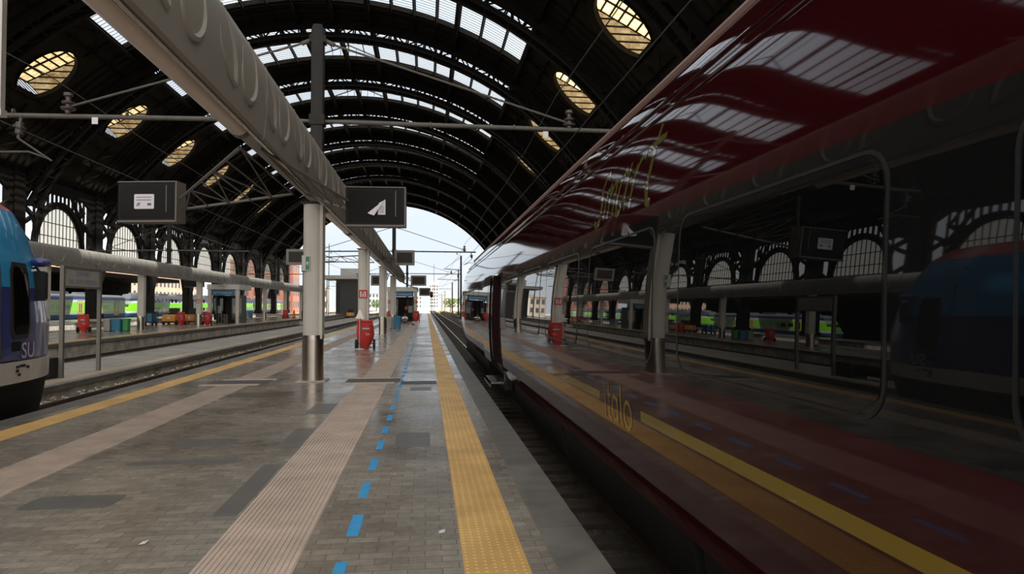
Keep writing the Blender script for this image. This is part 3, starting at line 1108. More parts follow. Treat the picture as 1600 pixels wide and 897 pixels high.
for x0, x1, y0, y1 in ((-1.62, -1.43, 5.55, 7.3), (-1.68, -1.42, 8.3, 9.4), (-1.78, -1.43, 10.6, 11.7), (-.36, .05, 8.0, 8.9), (-.3, 0.1, 13.3, 13.8),
                       (-2.9, -2.2, 8.3, 8.75), (-3.2, -2.5, 5.9, 6.3), (-3.0, -1.9, 7.4, 7.6)):
    mb = MB()
    pts = rrect(x0, x1, y0, y1, 0.02 if x0 > -1.9 else 0.07, 3)
    mb.prism(pts, lambda u, v: (u, v, 0.0), lambda u, v: (u, v, 0.0015))
    mb.build('paving_patch', M['patch'], floor)
# strips on the other platforms
for x0, x1 in ((-22.1, -21.7), (-16.3, -15.9)):
    mb = MB(); mb.box(x0, x1, 8, 150, 0, 0.005); mb.build('dotted_strip', M['yellow'], floorB)
mb = MB(); mb.box(-9.62, -9.52, 0, 140, -0.35, -0.346); mb.build('yellow_line', M['yellow'], low)
mb = MB(); mb.box(-26.62, -26.52, 20, 140, -0.35, -0.346); mb.build('yellow_line', M['yellow'], low2)


def track(xc, y0, y1, label):
    t = thing('railway_track', label, 'track', (xc, y0, -0.75))
    t['kind'] = 'structure'
    for s in (-1, 1):
        mb = MB()
        x = s * 0.752
        mb.box(x - .07, x + .07, 0, y1 - y0, 0.06, 0.075)
        mb.box(x - .012, x + .012, 0, y1 - y0, 0.07, 0.18)
        mb.box(x - .036, x + .036, 0, y1 - y0, 0.16, 0.198)
        r_ = mb.build('rail', M['rail'], t)
        m2 = MB()
        m2.box(x - .03, x + .03, 0, y1 - y0, 0.196, 0.2)
        m2.build('running_surface', M['rail_top'], r_)
    mb = MB()
    y = 0.3
    while y < y1 - y0:
        mb.box(-1.3, 1.3, y - .13, y + .13, -0.05, 0.062)
        y += 0.6
    mb.build('sleepers', M['sleeper'], t)
    return t


track(2.83, -20, 330, 'rails between the near platform and the red train')
track(-7.55, -20, 330, 'rails under the blue train, left of the near platform')
track(-13.9, -20, 330, 'rails behind the low service platform')
track(-24.2, -10, 330, 'rails behind the second platform')
track(-47.5, -10, 330, 'rails under the green trains')
track(-31.0, -10, 330, 'rails left of the second low platform')
track(7.3, 60, 330, 'rails right of the red train beyond the roof')

# loose ballast stones along the low platform
mb = MB()
for k in range(2600):
    y = 11 + 60 * random.random() ** 2.2
    x = random.uniform(-8.95, -8.25)
    r_ = random.uniform(0.02, 0.055)
    z = -0.73 + random.uniform(0, .10) * max(0, (-8.4 - x) / .5 if x < -8.4 else 0) + .02
    c = V((x, y, z))
    pts = []
    for a, b, c_ in ((1, 0, 0), (-1, 0, 0), (0, 1, 0), (0, -1, 0), (0, 0, 1), (0, 0, -1)):
        q = random.uniform(.6, 1.2)
        pts.append(c + V((a + random.uniform(-.4, .4), b + random.uniform(-.4, .4), (c_ + random.uniform(-.3, .3)) * .7)) * r_ * q)
    mb.add(pts, [(0, 2, 4), (2, 1, 4), (1, 3, 4), (3, 0, 4), (2, 0, 5), (1, 2, 5), (3, 1, 5), (0, 3, 5)])
o = mb.build('gravel', M['stone'], fix=False)
tag(o, 'loose ballast stones lying along the foot of the low platform', 'gravel', kind='stuff')

# ------------------------------------------------------------------ the red high speed train
TC = 2.83
PROF = [(1.47, 0.30), (1.445, 0.42), (1.42, 0.60), (1.40, 0.85), (1.39, 1.185), (1.392, 1.5), (1.405, 1.85), (1.425, 2.165),
        (1.445, 2.36), (1.50, 2.60), (1.575, 2.84), (1.668, 3.035), (1.76, 3.21), (1.90, 3.375), (2.15, 3.50), (2.50, 3.57), (2.83, 3.59)]


def refine(prof, step):
    """Catmull-Rom through the section"""
    out = []
    for i in range(len(prof) - 1):
        p0 = V(prof[max(i - 1, 0)]); p1 = V(prof[i]); p2 = V(prof[i + 1]); p3 = V(prof[min(i + 2, len(prof) - 1)])
        n_ = max(1, int((p2 - p1).length / step))
        for k in range(n_):
            t = k / n_
            out.append(0.5 * ((2 * p1) + (p2 - p0) * t + (2 * p0 - 5 * p1 + 4 * p2 - p3) * t * t + (3 * p1 - p0 - 3 * p2 + p3) * t ** 3))
    out.append(V(prof[-1]))
    return [(p[0], p[1]) for p in out]


PR = refine(PROF, 0.05)


def tx(z):
    for (a, za), (b, zb) in zip(PR[:-1], PR[1:]):
        if za <= z <= zb:
            return a + (b - a) * (z - za) / max(zb - za, 1e-9)
    return PR[0][0] if z < PR[0][1] else PR[-1][0]


TY0, TY1 = -4.0, 29.3
DY0, DY1 = 13.1, 14.65
ZDOOR = 2.24
train = thing('high_speed_train', 'glossy dark red high speed train with black window band, standing along the platform edge', 'train', (TC, 0, -0.55))
TOFF = V((-TC, 0, 0.55))


def tp(x, y, z):
    return (x - TC, y, z + 0.55)


def nose(y):
    """0 on the straight side, rising to 1 at the tip"""
    return max(0.0, (y - 27.6) / (TY1 - 27.6))


def shell_pt(x, z, y):
    q = nose(y)
    hw = (TC - x)
    top = max(0, (z - 1.6) / 2.0)
    s = sqrt(max(0.0, 1 - q * q))
    hw2 = hw * (0.35 + 0.65 * s) * (1 - 0.25 * q * top)
    return (TC - hw2, y - 0.9 * q * top * 1.2, z - 0.55 * q * q * top)


def train_shell(zmin, zmax, ys, both=True):
    mb = MB()
    sec = [p for p in PR if zmin - 1e-6 <= p[1] <= zmax + 1e-6]
    if sec[0][1] > zmin + 1e-4:
        sec = [(tx(zmin), zmin)] + sec
    if sec[-1][1] < zmax - 1e-4:
        sec = sec + [(tx(zmax), zmax)]
    if zmax >= 3.59:
        full = sec + [(2 * TC - x, z) for x, z in reversed(sec[:-1])]
        rings = [[tp(*shell_pt(x, z, y)) if x <= TC else tp(2 * TC - shell_pt(2 * TC - x, z, y)[0], *shell_pt(2 * TC - x, z, y)[1:]) for x, z in full] for y in ys]
    else:
        rings = [[tp(*shell_pt(x, z, y)) for x, z in sec] for y in ys]
    mb.loft(rings, closed=False, cap=False)
    return mb


ys_near = [TY0, 0, 4, 8, DY0]
ys_far = [DY1, 20, 25, 27.6, 27.9, 28.2, 28.5, 28.8, 29.0, 29.15, 29.27, TY1]


def joined(parts):
    mb = MB()
    for p in parts:
        mb.add(p.v, p.f)
    return mb


shell = joined([train_shell(0.30, 3.59, ys_near), train_shell(0.30, 3.59, ys_far), train_shell(ZDOOR, 3.59, [DY0, DY1])])
body = shell.build('body', M['train_red'], train, smooth=60, fix=False)
# nose end cap, floor
mb = MB()
mb.box(-1.3, 1.3, TY0, TY1 - 1.4, 0.80, 0.92)
mb.build('underframe', M['train_skirt'], train)


def decal(mb, pts2, off=0.004, sub=None):
    """polygon strip given by (y, z) rows laid on the train side"""
    mb.add([tp(tx(z) - off, y, z) for y, z in pts2], [tuple(range(len(pts2)))])


def side_strip(z0, z1, y0, y1, off):
    zs = [z0 + (z1 - z0) * k / max(1, int((z1 - z0) / 0.05)) for k in range(int((z1 - z0) / 0.05) + 1)] if z1 - z0 > 0.05 else [z0, z1]
    zs[-1] = z1
    mb = MB()
    # closed thin shell: front skin plus edges back to the body
    rings = []
    for y in (y0, y1):
        rings.append([tp(tx(z) - off, y, z) for z in zs] + [tp(tx(z) + 0.01, y, z) for z in reversed(zs)])
    mb.loft(rings)
    return mb


band = side_strip(1.185, 2.165, TY0, DY0, 0.003)
band2 = side_strip(1.185, 2.165, DY1 + 1.6, 27.5, 0.003)
band.add(band2.v, band2.f)
band.build('window_band', M['train_band'], train, smooth=50)


def side_window(y0, y1, z0=1.235, z1=2.105, r=0.13):
    g = MB()
    ring_o = rrect(y0, y1, z0, z1, r, 7)
    ring_i = rrect(y0 + .014, y1 - .014, z0 + .014, z1 - .014, r - .013, 7)
    n = len(ring_i)
    # glass laid in rows so it follows the side
    rows = 14
    zs = [z0 + .022 + (z1 - z0 - .044) * k / rows for k in range(rows + 1)]

    def half(z):
        rr_ = r - .02
        dz = 0
        if z < z0 + .022 + rr_:
            dz = z0 + .022 + rr_ - z
        elif z > z1 - .022 - rr_:
            dz = z - (z1 - .022 - rr_)
        ins = rr_ - sqrt(max(0, rr_ * rr_ - dz * dz))
        return y0 + .022 + ins, y1 - .022 - ins
    L_ = [half(z) for z in zs]
    v1 = [tp(tx(z) - .0055, a, z) for z, (a, b) in zip(zs, L_)] + [tp(tx(z) - .0055, b, z) for z, (a, b) in zip(zs, L_)]
    v2 = [(x + .008, y, z) for x, y, z in v1]
    m_ = rows + 1
    f1 = [(k, k + 1, m_ + k + 1, m_ + k) for k in range(rows)]
    g.add(v1, f1); g.add(v2, f1)
    per = list(range(m_)) + list(range(2 * m_ - 1, m_ - 1, -1))
    k2 = 2 * m_
    g.f += [(per[i], per[(i + 1) % len(per)], per[(i + 1) % len(per)] + k2, per[i] + k2) for i in range(len(per))]
    g.mi += [0] * len(per)
    w_ = g.build('window', M['train_glass'], train, smooth=50)
    rim = MB()
    rim.add([tp(tx(z) - .0072, y, z) for y, z in ring_o] + [tp(tx(z) - .0072, y, z) for y, z in ring_i] +
            [tp(tx(z) + .004, y, z) for y, z in ring_o] + [tp(tx(z) + .004, y, z) for y, z in ring_i],
            [(k, (k + 1) % n, n + (k + 1) % n, n + k) for k in range(n)] +
            [(k, (k + 1) % n, 2 * n + (k + 1) % n, 2 * n + k) for k in range(n)] +
            [(n + k, n + (k + 1) % n, 3 * n + (k + 1) % n, 3 * n + k) for k in range(n)])
    face_out(rim.build('rim', M['train_rim'], w_))
    return w_


for y0, y1 in ((-0.20, 1.50), (1.96, 3.74), (4.16, 5.90), (6.32, 8.06), (8.48, 10.2), (10.6, 12.2), (17.0, 18.4), (18.85, 20.6), (21.0, 22.7), (23.1, 24.8), (25.3, 26.9)):
    side_window(y0, y1)

# door leaf slid open, doorway, step
dm = MB()
zs = [0.42 + (ZDOOR - 0.42) * k / 24 for k in range(25)]
rings = []
for y in (DY1 - 0.12, DY1 + 1.45):
    rings.append([tp(tx(z) - .085, y, z) for z in zs] + [tp(tx(z) - .045, y, z) for z in reversed(zs)])
dm.loft(rings)
door = dm.build('door', M['train_band'], train, smooth=50)
dg = MB()
dz = [1.25 + .85 * k / 10 for k in range(11)]
rings = [[tp(tx(z) - .089, y, z) for z in dz] + [tp(tx(z) - .082, y, z) for z in reversed(dz)] for y in (DY1 + .25, DY1 + 1.15)]
dg.loft(rings)
dg.build('pane', M['train_glass'], door, smooth=50)
for y0, y1 in ((DY0, DY0 + .07), (DY1 - .07, DY1)):
    db = MB()
    db.loft([[tp(tx(z) - .01, y, z) for z in zs] + [tp(tx(z) + .5, y, z) for z in reversed(zs)] for y in (y0, y1)])
    db.build('door_frame', M['door_red'], train)
db = MB()
db.box(-0.85, -0.80, DY0, DY1, 0.95, 2.85)
db.box(-1.35, -0.8, DY0 + .07, DY1 - .07, 2.76, 2.80)
db.box(-1.35, -0.8, DY0 + .07, DY1 - .07, 0.93, 0.97)
db.build('vestibule', M['black'], train)
stp = MB()
stp.box(-1.62, -1.20, DY0 + .15, DY1 - .15, 0.66, 0.70)
stp.box(-1.62, -1.60, DY0 + .15, DY1 - .15, 0.60, 0.70)
stp.build('step', M['rail_top'], train)
sb = MB()
for y in (DY0 - .35, DY0 - .12):
    sb.bar(tp(1.5, y, .75), tp(1.52, y, .05), 0.06, 0.12)
sb.box(*(tp(1.45, 0, 0)[0], tp(1.6, 0, 0)[0]), DY0 - .4, DY0 - .2, .75, .95)
sb.build('step_bracket', M['train_rim'], train)

# skirt below the red sides, bogies with wheels
sk = MB()
for y0, y1 in ((TY0, 0.2), (0.4, 3.6), (3.75, 7.4), (7.55, 11.6), (16.4, 20.5), (20.6, 24.6)):
    sk = MB()
    rings = []
    for y in (y0, y1):
        pts = [(1.475, .30), (1.50, .12), (1.55, -.05), (1.66, -.22)]
        rings.append([tp(x, y, z) for x, z in pts] + [tp(x + .06, y, z) for x, z in reversed(pts)])
    sk.loft(rings)
    sk.build('skirt', M['train_skirt'], train, smooth=50)
for yc in (12.4, 27.0, -2.5):
    bo = MB()
    bo.box(-1.15, 1.15, yc - 1.8, yc + 1.8, 0.35, 0.72)
    bo.box(-1.2, -.95, yc - 1.2, yc + 1.2, .45, .85)
    bo.build('bogie_frame', M['bogie'], train)
for yc in (11.2, 13.6, 25.8, 28.0):
    for s in (-1, 1):
        wv = MB()
        wv.tube([(s * .68, yc, .46), (s * .82, yc, .46)], .45, 24)
        wv.build('wheel', M['bogie'], train, smooth=30)
# roof fairing strip and seam rails
fa = MB()
rings = []
for y in (TY0, 27.3):
    rings.append([tp(1.84, y, 3.32), tp(1.835, y, 3.355), tp(1.87, y, 3.405), tp(1.95, y, 3.44), tp(1.95, y, 3.36)])
fa.loft(rings)
fa.build('roof_fairing', M['train_fairing'], train, smooth=30)
se = MB()
for z, o_ in ((3.035, .006), (2.90, .004)):
    se.tube([tp(tx(z) - o_, TY0, z), tp(tx(z) - o_, 27.4, z)], 0.012, 8)
se.build('roof_seam', M['train_red'], train, smooth=40)

# livery: yellow stripe, the word on the side and the brushed word above the windows
st = side_strip(0.845, 0.912, TY0, 4.43, 0.003)
s2 = side_strip(0.845, 0.912, 5.52, 7.9, 0.003)
st.add(s2.v, s2.f)
st.build('stripe', M['train_gold'], train, smooth=50)


def ribbon(mb, pts, w, off=0.0022):
    """brush or letter stroke on the train side; pts are (y, z), w width or list of widths"""
    if not isinstance(w, (list, tuple)):
        q = []
        for (y0, z0), (y1, z1) in zip(pts[:-1], pts[1:]):
            k_ = max(1, int(abs(z1 - z0) / 0.02))
            q += [(y0 + (y1 - y0) * i / k_, z0 + (z1 - z0) * i / k_) for i in range(k_)]
        pts = q + [pts[-1]]
    n = len(pts)
    ws = w if isinstance(w, (list, tuple)) else [w] * n
    a = []; b = []
    for i, p in enumerate(pts):
        q0 = pts[max(i - 1, 0)]; q1 = pts[min(i + 1, n - 1)]
        dy, dz_ = q1[0] - q0[0], q1[1] - q0[1]
        L_ = sqrt(dy * dy + dz_ * dz_) or 1
        ny, nz = -dz_ / L_, dy / L_
        a.append((p[0] + ny * ws[i] / 2, p[1] + nz * ws[i] / 2))
        b.append((p[0] - ny * ws[i] / 2, p[1] - nz * ws[i] / 2))
    vs_ = [tp(tx(z) - off, y, z) for y, z in a + b]
    mb.add(vs_, [(i, i + 1, n + i + 1, n + i) for i in range(n - 1)])


def arcpts(cy, cz, ry, rz, a0, a1, n=14):
    return [(cy - ry * cos(R(a0 + (a1 - a0) * k / n)), cz + rz * sin(R(a0 + (a1 - a0) * k / n))) for k in range(n + 1)]


# 'italo': reading from far (large y) to near; u grows towards the camera
lt = MB()
YS = 5.36


def uv(u, v):
    return (YS - u, 0.735 + v)


def letter(pts, w=0.032):
    ribbon(lt, [uv(a, b) for a, b in pts], w)


def ell(cu, cv, ru, rv, a0, a1, n=16):
    return [(cu + ru * cos(R(a0 + (a1 - a0) * k / n)), cv + rv * sin(R(a0 + (a1 - a0) * k / n))) for k in range(n + 1)]


letter([(0.02, 0.0), (0.02, 0.19)])
letter([(0.02, 0.225), (0.02, 0.265)])
letter([(0.13, 0.29), (0.13, 0.06)] + ell(0.17, 0.055, 0.04, 0.045, 180, 270, 6) + [(0.195, 0.012)])
letter([(0.09, 0.19), (0.19, 0.19)], 0.026)
letter(ell(0.295, 0.10, 0.068, 0.09, 40, 400))
letter([(0.365, 0.20), (0.365, 0.0)])
letter([(0.46, 0.30), (0.46, 0.05), (0.47, 0.02), (0.50, 0.01)])
letter(ell(0.625, 0.10, 0.085, 0.092, 0, 360, 24))
face_out(lt.build('lettering', M['train_gold'], train))

# brushed 'smart'
lt = MB()
YB = 5.86


def bv(u, v):
    return (YB - u, 2.27 + v * 1.16)


def brush(pts, w):
    n = len(pts)
    P2 = []
    for i in range(n - 1):
        for k in range(6):
            t = k / 6
            P2.append((pts[i][0] * (1 - t) + pts[i + 1][0] * t, pts[i][1] * (1 - t) + pts[i + 1][1] * t))
    P2.append(pts[-1])
    m_ = len(P2)
    ws = [w * (0.95 + 0.35 * sin(pi * i / (m_ - 1)) + random.uniform(-.10, .10)) for i in range(m_)]
    ribbon(lt, [bv(a, b) for a, b in P2], ws)


brush([(0.27, 0.33), (0.20, 0.37), (0.14, 0.34), (0.12, 0.26), (0.18, 0.19), (0.22, 0.11), (0.20, 0.03), (0.12, 0.0), (0.03, 0.03)], 0.05)
brush([(0.33, 0.25), (0.33, 0.02)], 0.042)
brush([(0.33, 0.18), (0.39, 0.26), (0.44, 0.24), (0.455, 0.02)], 0.042)
brush([(0.455, 0.18), (0.52, 0.28), (0.58, 0.25), (0.60, 0.02)], 0.042)
brush([(0.86, 0.27), (0.78, 0.31), (0.70, 0.24), (0.68, 0.10), (0.73, 0.02), (0.81, 0.04), (0.87, 0.14)], 0.042)
brush([(0.89, 0.34), (0.89, 0.10), (0.94, 0.03)], 0.045)
brush([(1.06, 0.30), (1.06, 0.02)], 0.045)
brush([(1.06, 0.20), (1.12, 0.31), (1.20, 0.34), (1.25, 0.30)], 0.042)
brush([(1.42, 0.47), (1.42, 0.10), (1.45, 0.01), (1.53, 0.0)], 0.055)
brush([(1.27, 0.345), (1.42, 0.36), (1.60, 0.37)], 0.045)
face_out(lt.build('lettering', M['train_olive'], train))

# ------------------------------------------------------------------ the blue regional train at the left
BT = -7.55
bt = thing('regional_train', 'blue regional train end with white bumper and black side window, left of the near platform', 'train', (BT, 0, -0.55))
BY1 = 13.55
BPROF = [(1.30, -0.42), (1.36, -0.30), (1.40, 0.0), (1.43, 0.40), (1.44, 0.44), (1.45, 0.76), (1.44, 0.78), (1.445, 1.4), (1.43, 1.84), (1.43, 1.88), (1.40, 2.3), (1.32, 2.75), (1.18, 3.08), (1.12, 3.14),
         (0.75, 3.38), (0.3, 3.48), (0, 3.49)]


def bt_pt(h, z, y):
    """front end rounds in plan and leans back towards the roof"""
    y_tip = BY1 - 0.42 * max(0, z - 1.3) ** 1.35 - 0.35 * max(0, 0.45 - z)
    q = max(0.0, (y - 10.5) / (BY1 - 10.5))
    yy = y if q == 0 else 10.5 + (y_tip - 10.5) * q
    s = (1 - q ** 2.6) ** (1 / 2.6) if q < 1 else 0
    return h * s, yy


def bt_shell(z0, z1, name, m_, off=0.0):
    mb = MB()
    sec = [p for p in BPROF if z0 - 1e-6 <= p[1] <= z1 + 1e-6]
    s2 = []
    for (a, za), (b, zb) in zip(sec[:-1], sec[1:]):
        k = max(1, int(max(zb - za, abs(a - b)) / .12))
        for i in range(k):
            s2.append((a + (b - a) * i / k, za + (zb - za) * i / k))
    s2.append(sec[-1])
    ys = [-6, 4, 8, 10.5] + [10.5 + (BY1 - 10.5) * sin(pi / 2 * k / 16) for k in range(1, 17)]
    rings = []
    for y in ys:
        row = []
        for h, z in s2:
            hh, yy = bt_pt(h, z, y)
            row.append((hh + off, yy, z + .55))
        for h, z in reversed(s2):
            hh, yy = bt_pt(h, z, y)
            row.append((-hh - off, yy, z + .55))
        rings.append(row)
    mb.loft(rings, closed=False, cap=False)
    return mb.build(name, m_, bt, smooth=50, fix=False)


bt_shell(1.88, 3.08, 'upper_body', M['bt_light'])
bt_shell(0.78, 1.84, 'lower_body', M['bt_dark'])
bt_shell(1.84, 1.88, 'waist_joint', M['bt_dark'])
bt_shell(0.44, 0.76, 'bumper', M['bt_white'], 0.02)
bt_shell(0.40, 0.44, 'joint', M['black'], -0.01)
bt_shell(0.76, 0.78, 'joint', M['black'], -0.01)
bt_shell(-0.42, 0.40, 'skirt', M['train_skirt'])
bt_shell(3.08, 3.49, 'roof', M['bt_red'])


def bt_face(y, z, off):
    """point on the side of the blue train at distance y along it"""
    zz = min(max(z, -0.42), 3.4)
    for (a, za), (b, zb) in zip(BPROF[:-1], BPROF[1:]):
        if za <= zz <= zb:
            h = a + (b - a) * (zz - za) / max(zb - za, 1e-6)
            break
    y_tip = BY1 - 0.42 * max(0, z - 1.3) ** 1.35 - 0.35 * max(0, 0.45 - z)
    q = max(0.0, (y - 10.5) / (y_tip - 10.5))
    s = (1 - min(q, .999) ** 2.6) ** (1 / 2.6)
    return (h * s + off, y, z + .55)


def bt_panel(y0, y1, z0, z1, r, name, m_, off, parent=bt, n=8):
    mb = MB()
    rows = []
    for j in range(n + 1):
        z = z0 + (z1 - z0) * j / n
        dz_ = max(0, z0 + r - z, z - (z1 - r))
        ins = r - sqrt(max(0, r * r - dz_ * dz_))
        rows.append([(y0 + ins + (y1 - y0 - 2 * ins) * i / n, z) for i in range(n + 1)])
    f_ = [[bt_face(y, z, off) for y, z in row] for row in rows]
    b_ = [[bt_face(y, z, off - .03) for y, z in row] for row in rows]
    fs_ = [(j * (n + 1) + i, j * (n + 1) + i + 1, (j + 1) * (n + 1) + i + 1, (j + 1) * (n + 1) + i) for j in range(n) for i in range(n)]
    mb.add(sum(f_, []), fs_); mb.add(sum(b_, []), fs_)
    k2 = (n + 1) ** 2
    per = [i for i in range(n + 1)] + [(j + 1) * (n + 1) - 1 for j in range(1, n + 1)] + [n * (n + 1) + i for i in range(n - 1, -1, -1)] + [j * (n + 1) for j in range(n - 1, 0, -1)]
    mb.f += [(per[i], per[(i + 1) % len(per)], per[(i + 1) % len(per)] + k2, per[i] + k2) for i in range(len(per))]
    mb.mi += [0] * len(per)
    return mb.build(name, m_, parent, smooth=50)


w_ = bt_panel(11.15, 11.73, 1.10, 2.26, .07, 'cab_side_window', M['black'], .012)
bt_panel(11.21, 11.67, 1.17, 2.19, .05, 'pane', M['train_glass'], .018, w_)
bt_panel(11.20, 11.42, 0.92, 1.06, .01, 'vent_grille', M['train_skirt'], .012)
mb = MB()
word(mb, 'SU', 0.42, 0.24, lambda u, v: bt_face(11.45 + u, 0.80 + v, .02))
mb.build('lettering', M['bt_letter'], bt)
for k, (y, z) in enumerate(((11.30, .68), (11.40, .69), (11.30, .62), (11.36, .56), (11.62, .66), (11.50, .69))):
    c = bt_face(y, z, .022)
    mb = MB()
    mb.box(c[0] - .02, c[0] + .012, c[1] - .03, c[1] + .03, c[2] - .02, c[2] + .02)
    mb.build('bumper_marking', M['black'], bt)
for y in (4, 8.2, 10.9):
    mb = MB()
    mb.tube([bt_face(y, 0.8, .004), bt_face(y, 1.8, .004), bt_face(y, 2.4, .004), bt_face(y - .08, 2.9, .004)], .012, 6)
    mb.build('panel_joint', M['black'], bt)
# mirror with blue cap
mb = MB()
cx, cy = 1.30, 12.05
mb.ball((cx + .06, cy, 2.30 + .55), (.16, .14, .075), 14, 8)
mb.build('mirror_cap', M['bt_dark'], bt, smooth=True)
mb = MB()
mb.prism(rrect(-.10, .10, -.24, .24, .05, 4), lambda u, v: (cx + .06 + u, cy - .05, 1.92 + .55 + v), lambda u, v: (cx + .06 + u, cy + .05, 1.92 + .55 + v))
mb.tube([(cx - .14, cy - .1, 2.15 + .55), (cx, cy, 2.22 + .55), (cx + .06, cy, 2.14 + .55)], .022, 6)
mb.tube([(cx - .14, cy - .1, 1.75 + .55), (cx, cy, 1.72 + .55)], .022, 6)
mb.build('mirror', M['black'], bt, smooth=40)
mb = MB()
mb.box(-1.1, 1.1, 6.0, 10.6, .08, .5)
mb.build('bogie_frame', M['bogie'], bt)
mb = MB()
mb.tube([(0, 12.2, .5), (0, 13.3, .5)], .14, 10)
mb.box(-.2, .2, 13.2, 13.4, .36, .66)
mb.build('coupler', M['bogie'], bt)

# ------------------------------------------------------------------ platform columns
CX = -2.4


def make_column(h, label, group):
    t = thing('platform_column', label, 'column', (0, 0, 0), group)
    sec = rrect(-.205, .205, -.235, .235, .17, 6)
    mb = MB()
    mb.loft([[(a, b, .90) for a, b in sec], [(a, b, h) for a, b in sec]])
    mb.box(.10, .212, -.19, .19, .9, h)
    mb.build('shaft', M['column'], t, smooth=30)
    sec2 = rrect(-.212, .212, -.24, .24, .17, 6)
    mb = MB()
    mb.loft([[(a, b, 0.02) for a, b in sec2], [(a, b, .9) for a, b in sec2]])
    mb.build('steel_sleeve', M['steel'], t, smooth=30)
    mb = MB()
    mb.loft([[(a * 1.03, b * 1.03, .89) for a, b in sec2], [(a * 1.03, b * 1.03, .98) for a, b in sec2]])
    mb.build('collar', M['chrome'], t, smooth=30)
    mb = MB()
    mb.box(-.30, .30, -.33, .33, 0, .02)
    mb.build('base_plate', M['pale_tile'], t)
    return t


GA = 'platform columns under the near beam'
colA = []
lab = ['pale column nearest on the platform, with green exit plate on its side',
       'second pale column, the one standing behind the red-covered fire cart',
       'third pale column along the beam, just in front of the blue bin',
       'fourth pale column along the beam, just behind the blue bin']
c0 = make_column(3.76, lab[0], GA)
c0.location = (CX, 15.3, 0)
colA.append(c0)
for k in range(1, 4):
    colA.append(dup(c0, (CX, 15.3 + 12 * k, 0), lab[k]))
# plates on the columns
mb = MB()
mb.box(-.218, -.206, -.20, .14, 2.32, 2.68)
gp = mb.build('exit_plate', M['green_sign'], c0)
gp['label'] = 'green exit plate with white frame'
mb = MB(); mb.box(-.2195, -.218, -.20, -.10, 2.34, 2.66); mb.box(-.2195, -.218, -.02, .10, 2.40, 2.58); mb.build('pictogram', M['white'], gp)
mb = MB()
mb.box(-.20, -.04, -.262, -.252, 2.34, 2.66)
ep = mb.build('exit_plate', M['white'], c0)
mb = MB()
mb.box(-.125, -.05, -.264, -.262, 2.36, 2.64)
gp2 = mb.build('pictogram', M['green_sign'], ep)
mb = MB()
mb.prism([(-.11, 2.47), (-.09, 2.47), (-.09, 2.44), (-.06, 2.50), (-.09, 2.56), (-.09, 2.53), (-.11, 2.53)], lambda u, v: (u, -.266, v), lambda u, v: (u, -.264, v))
mb.build('pictogram', M['white'], ep)


def fire_plate(colm, z=2.05):
    mb = MB()
    mb.box(-.16, .16, -.247, -.237, z - .16, z + .16)
    s = mb.build('fire_plate', M['red'], colm)
    mb = MB()
    mb.box(-.11, -.05, -.249, -.247, z - .11, z + .11)
    mb.box(-.02, .03, -.249, -.247, z - .11, z + .02); mb.box(.01, .11, -.249, -.247, z + .04, z + .09); mb.box(.06, .11, -.249, -.247, z - .11, z + .04)
    mb.build('pictogram', M['white'], s)


fire_plate(colA[1])

GB = 'platform columns of the second platform'
labB = ['pale column of the second platform, nearest the blue train', 'pale column of the second platform, right of the blue and green bins',
        'pale column of the second platform beside the red fire cart', 'pale column of the second platform beside the blue sign',
        'pale column of the second platform, third from the beam end', 'pale column of the second platform beside the orange barrier',
        'pale column of the second platform holding the beam end']
XB = -18.4
b0 = dup(c0, (XB, 36.2, 0), labB[0], group=GB)
for o in list(b0.children):
    if o.name.startswith('exit_plate'):
        for g in list(o.children):
            bpy.data.objects.remove(g)
        bpy.data.objects.remove(o)
for o in colA[1:]:
    for q in list(o.children):
        if q.name.startswith('exit_plate'):
            for g in list(q.children):
                bpy.data.objects.remove(g)
            bpy.data.objects.remove(q)
colB = [b0]
for k in range(1, 7):
    colB.append(dup(b0, (XB, 36.2 + 11.6 * k, 0), labB[k]))
fire_plate(colB[2])


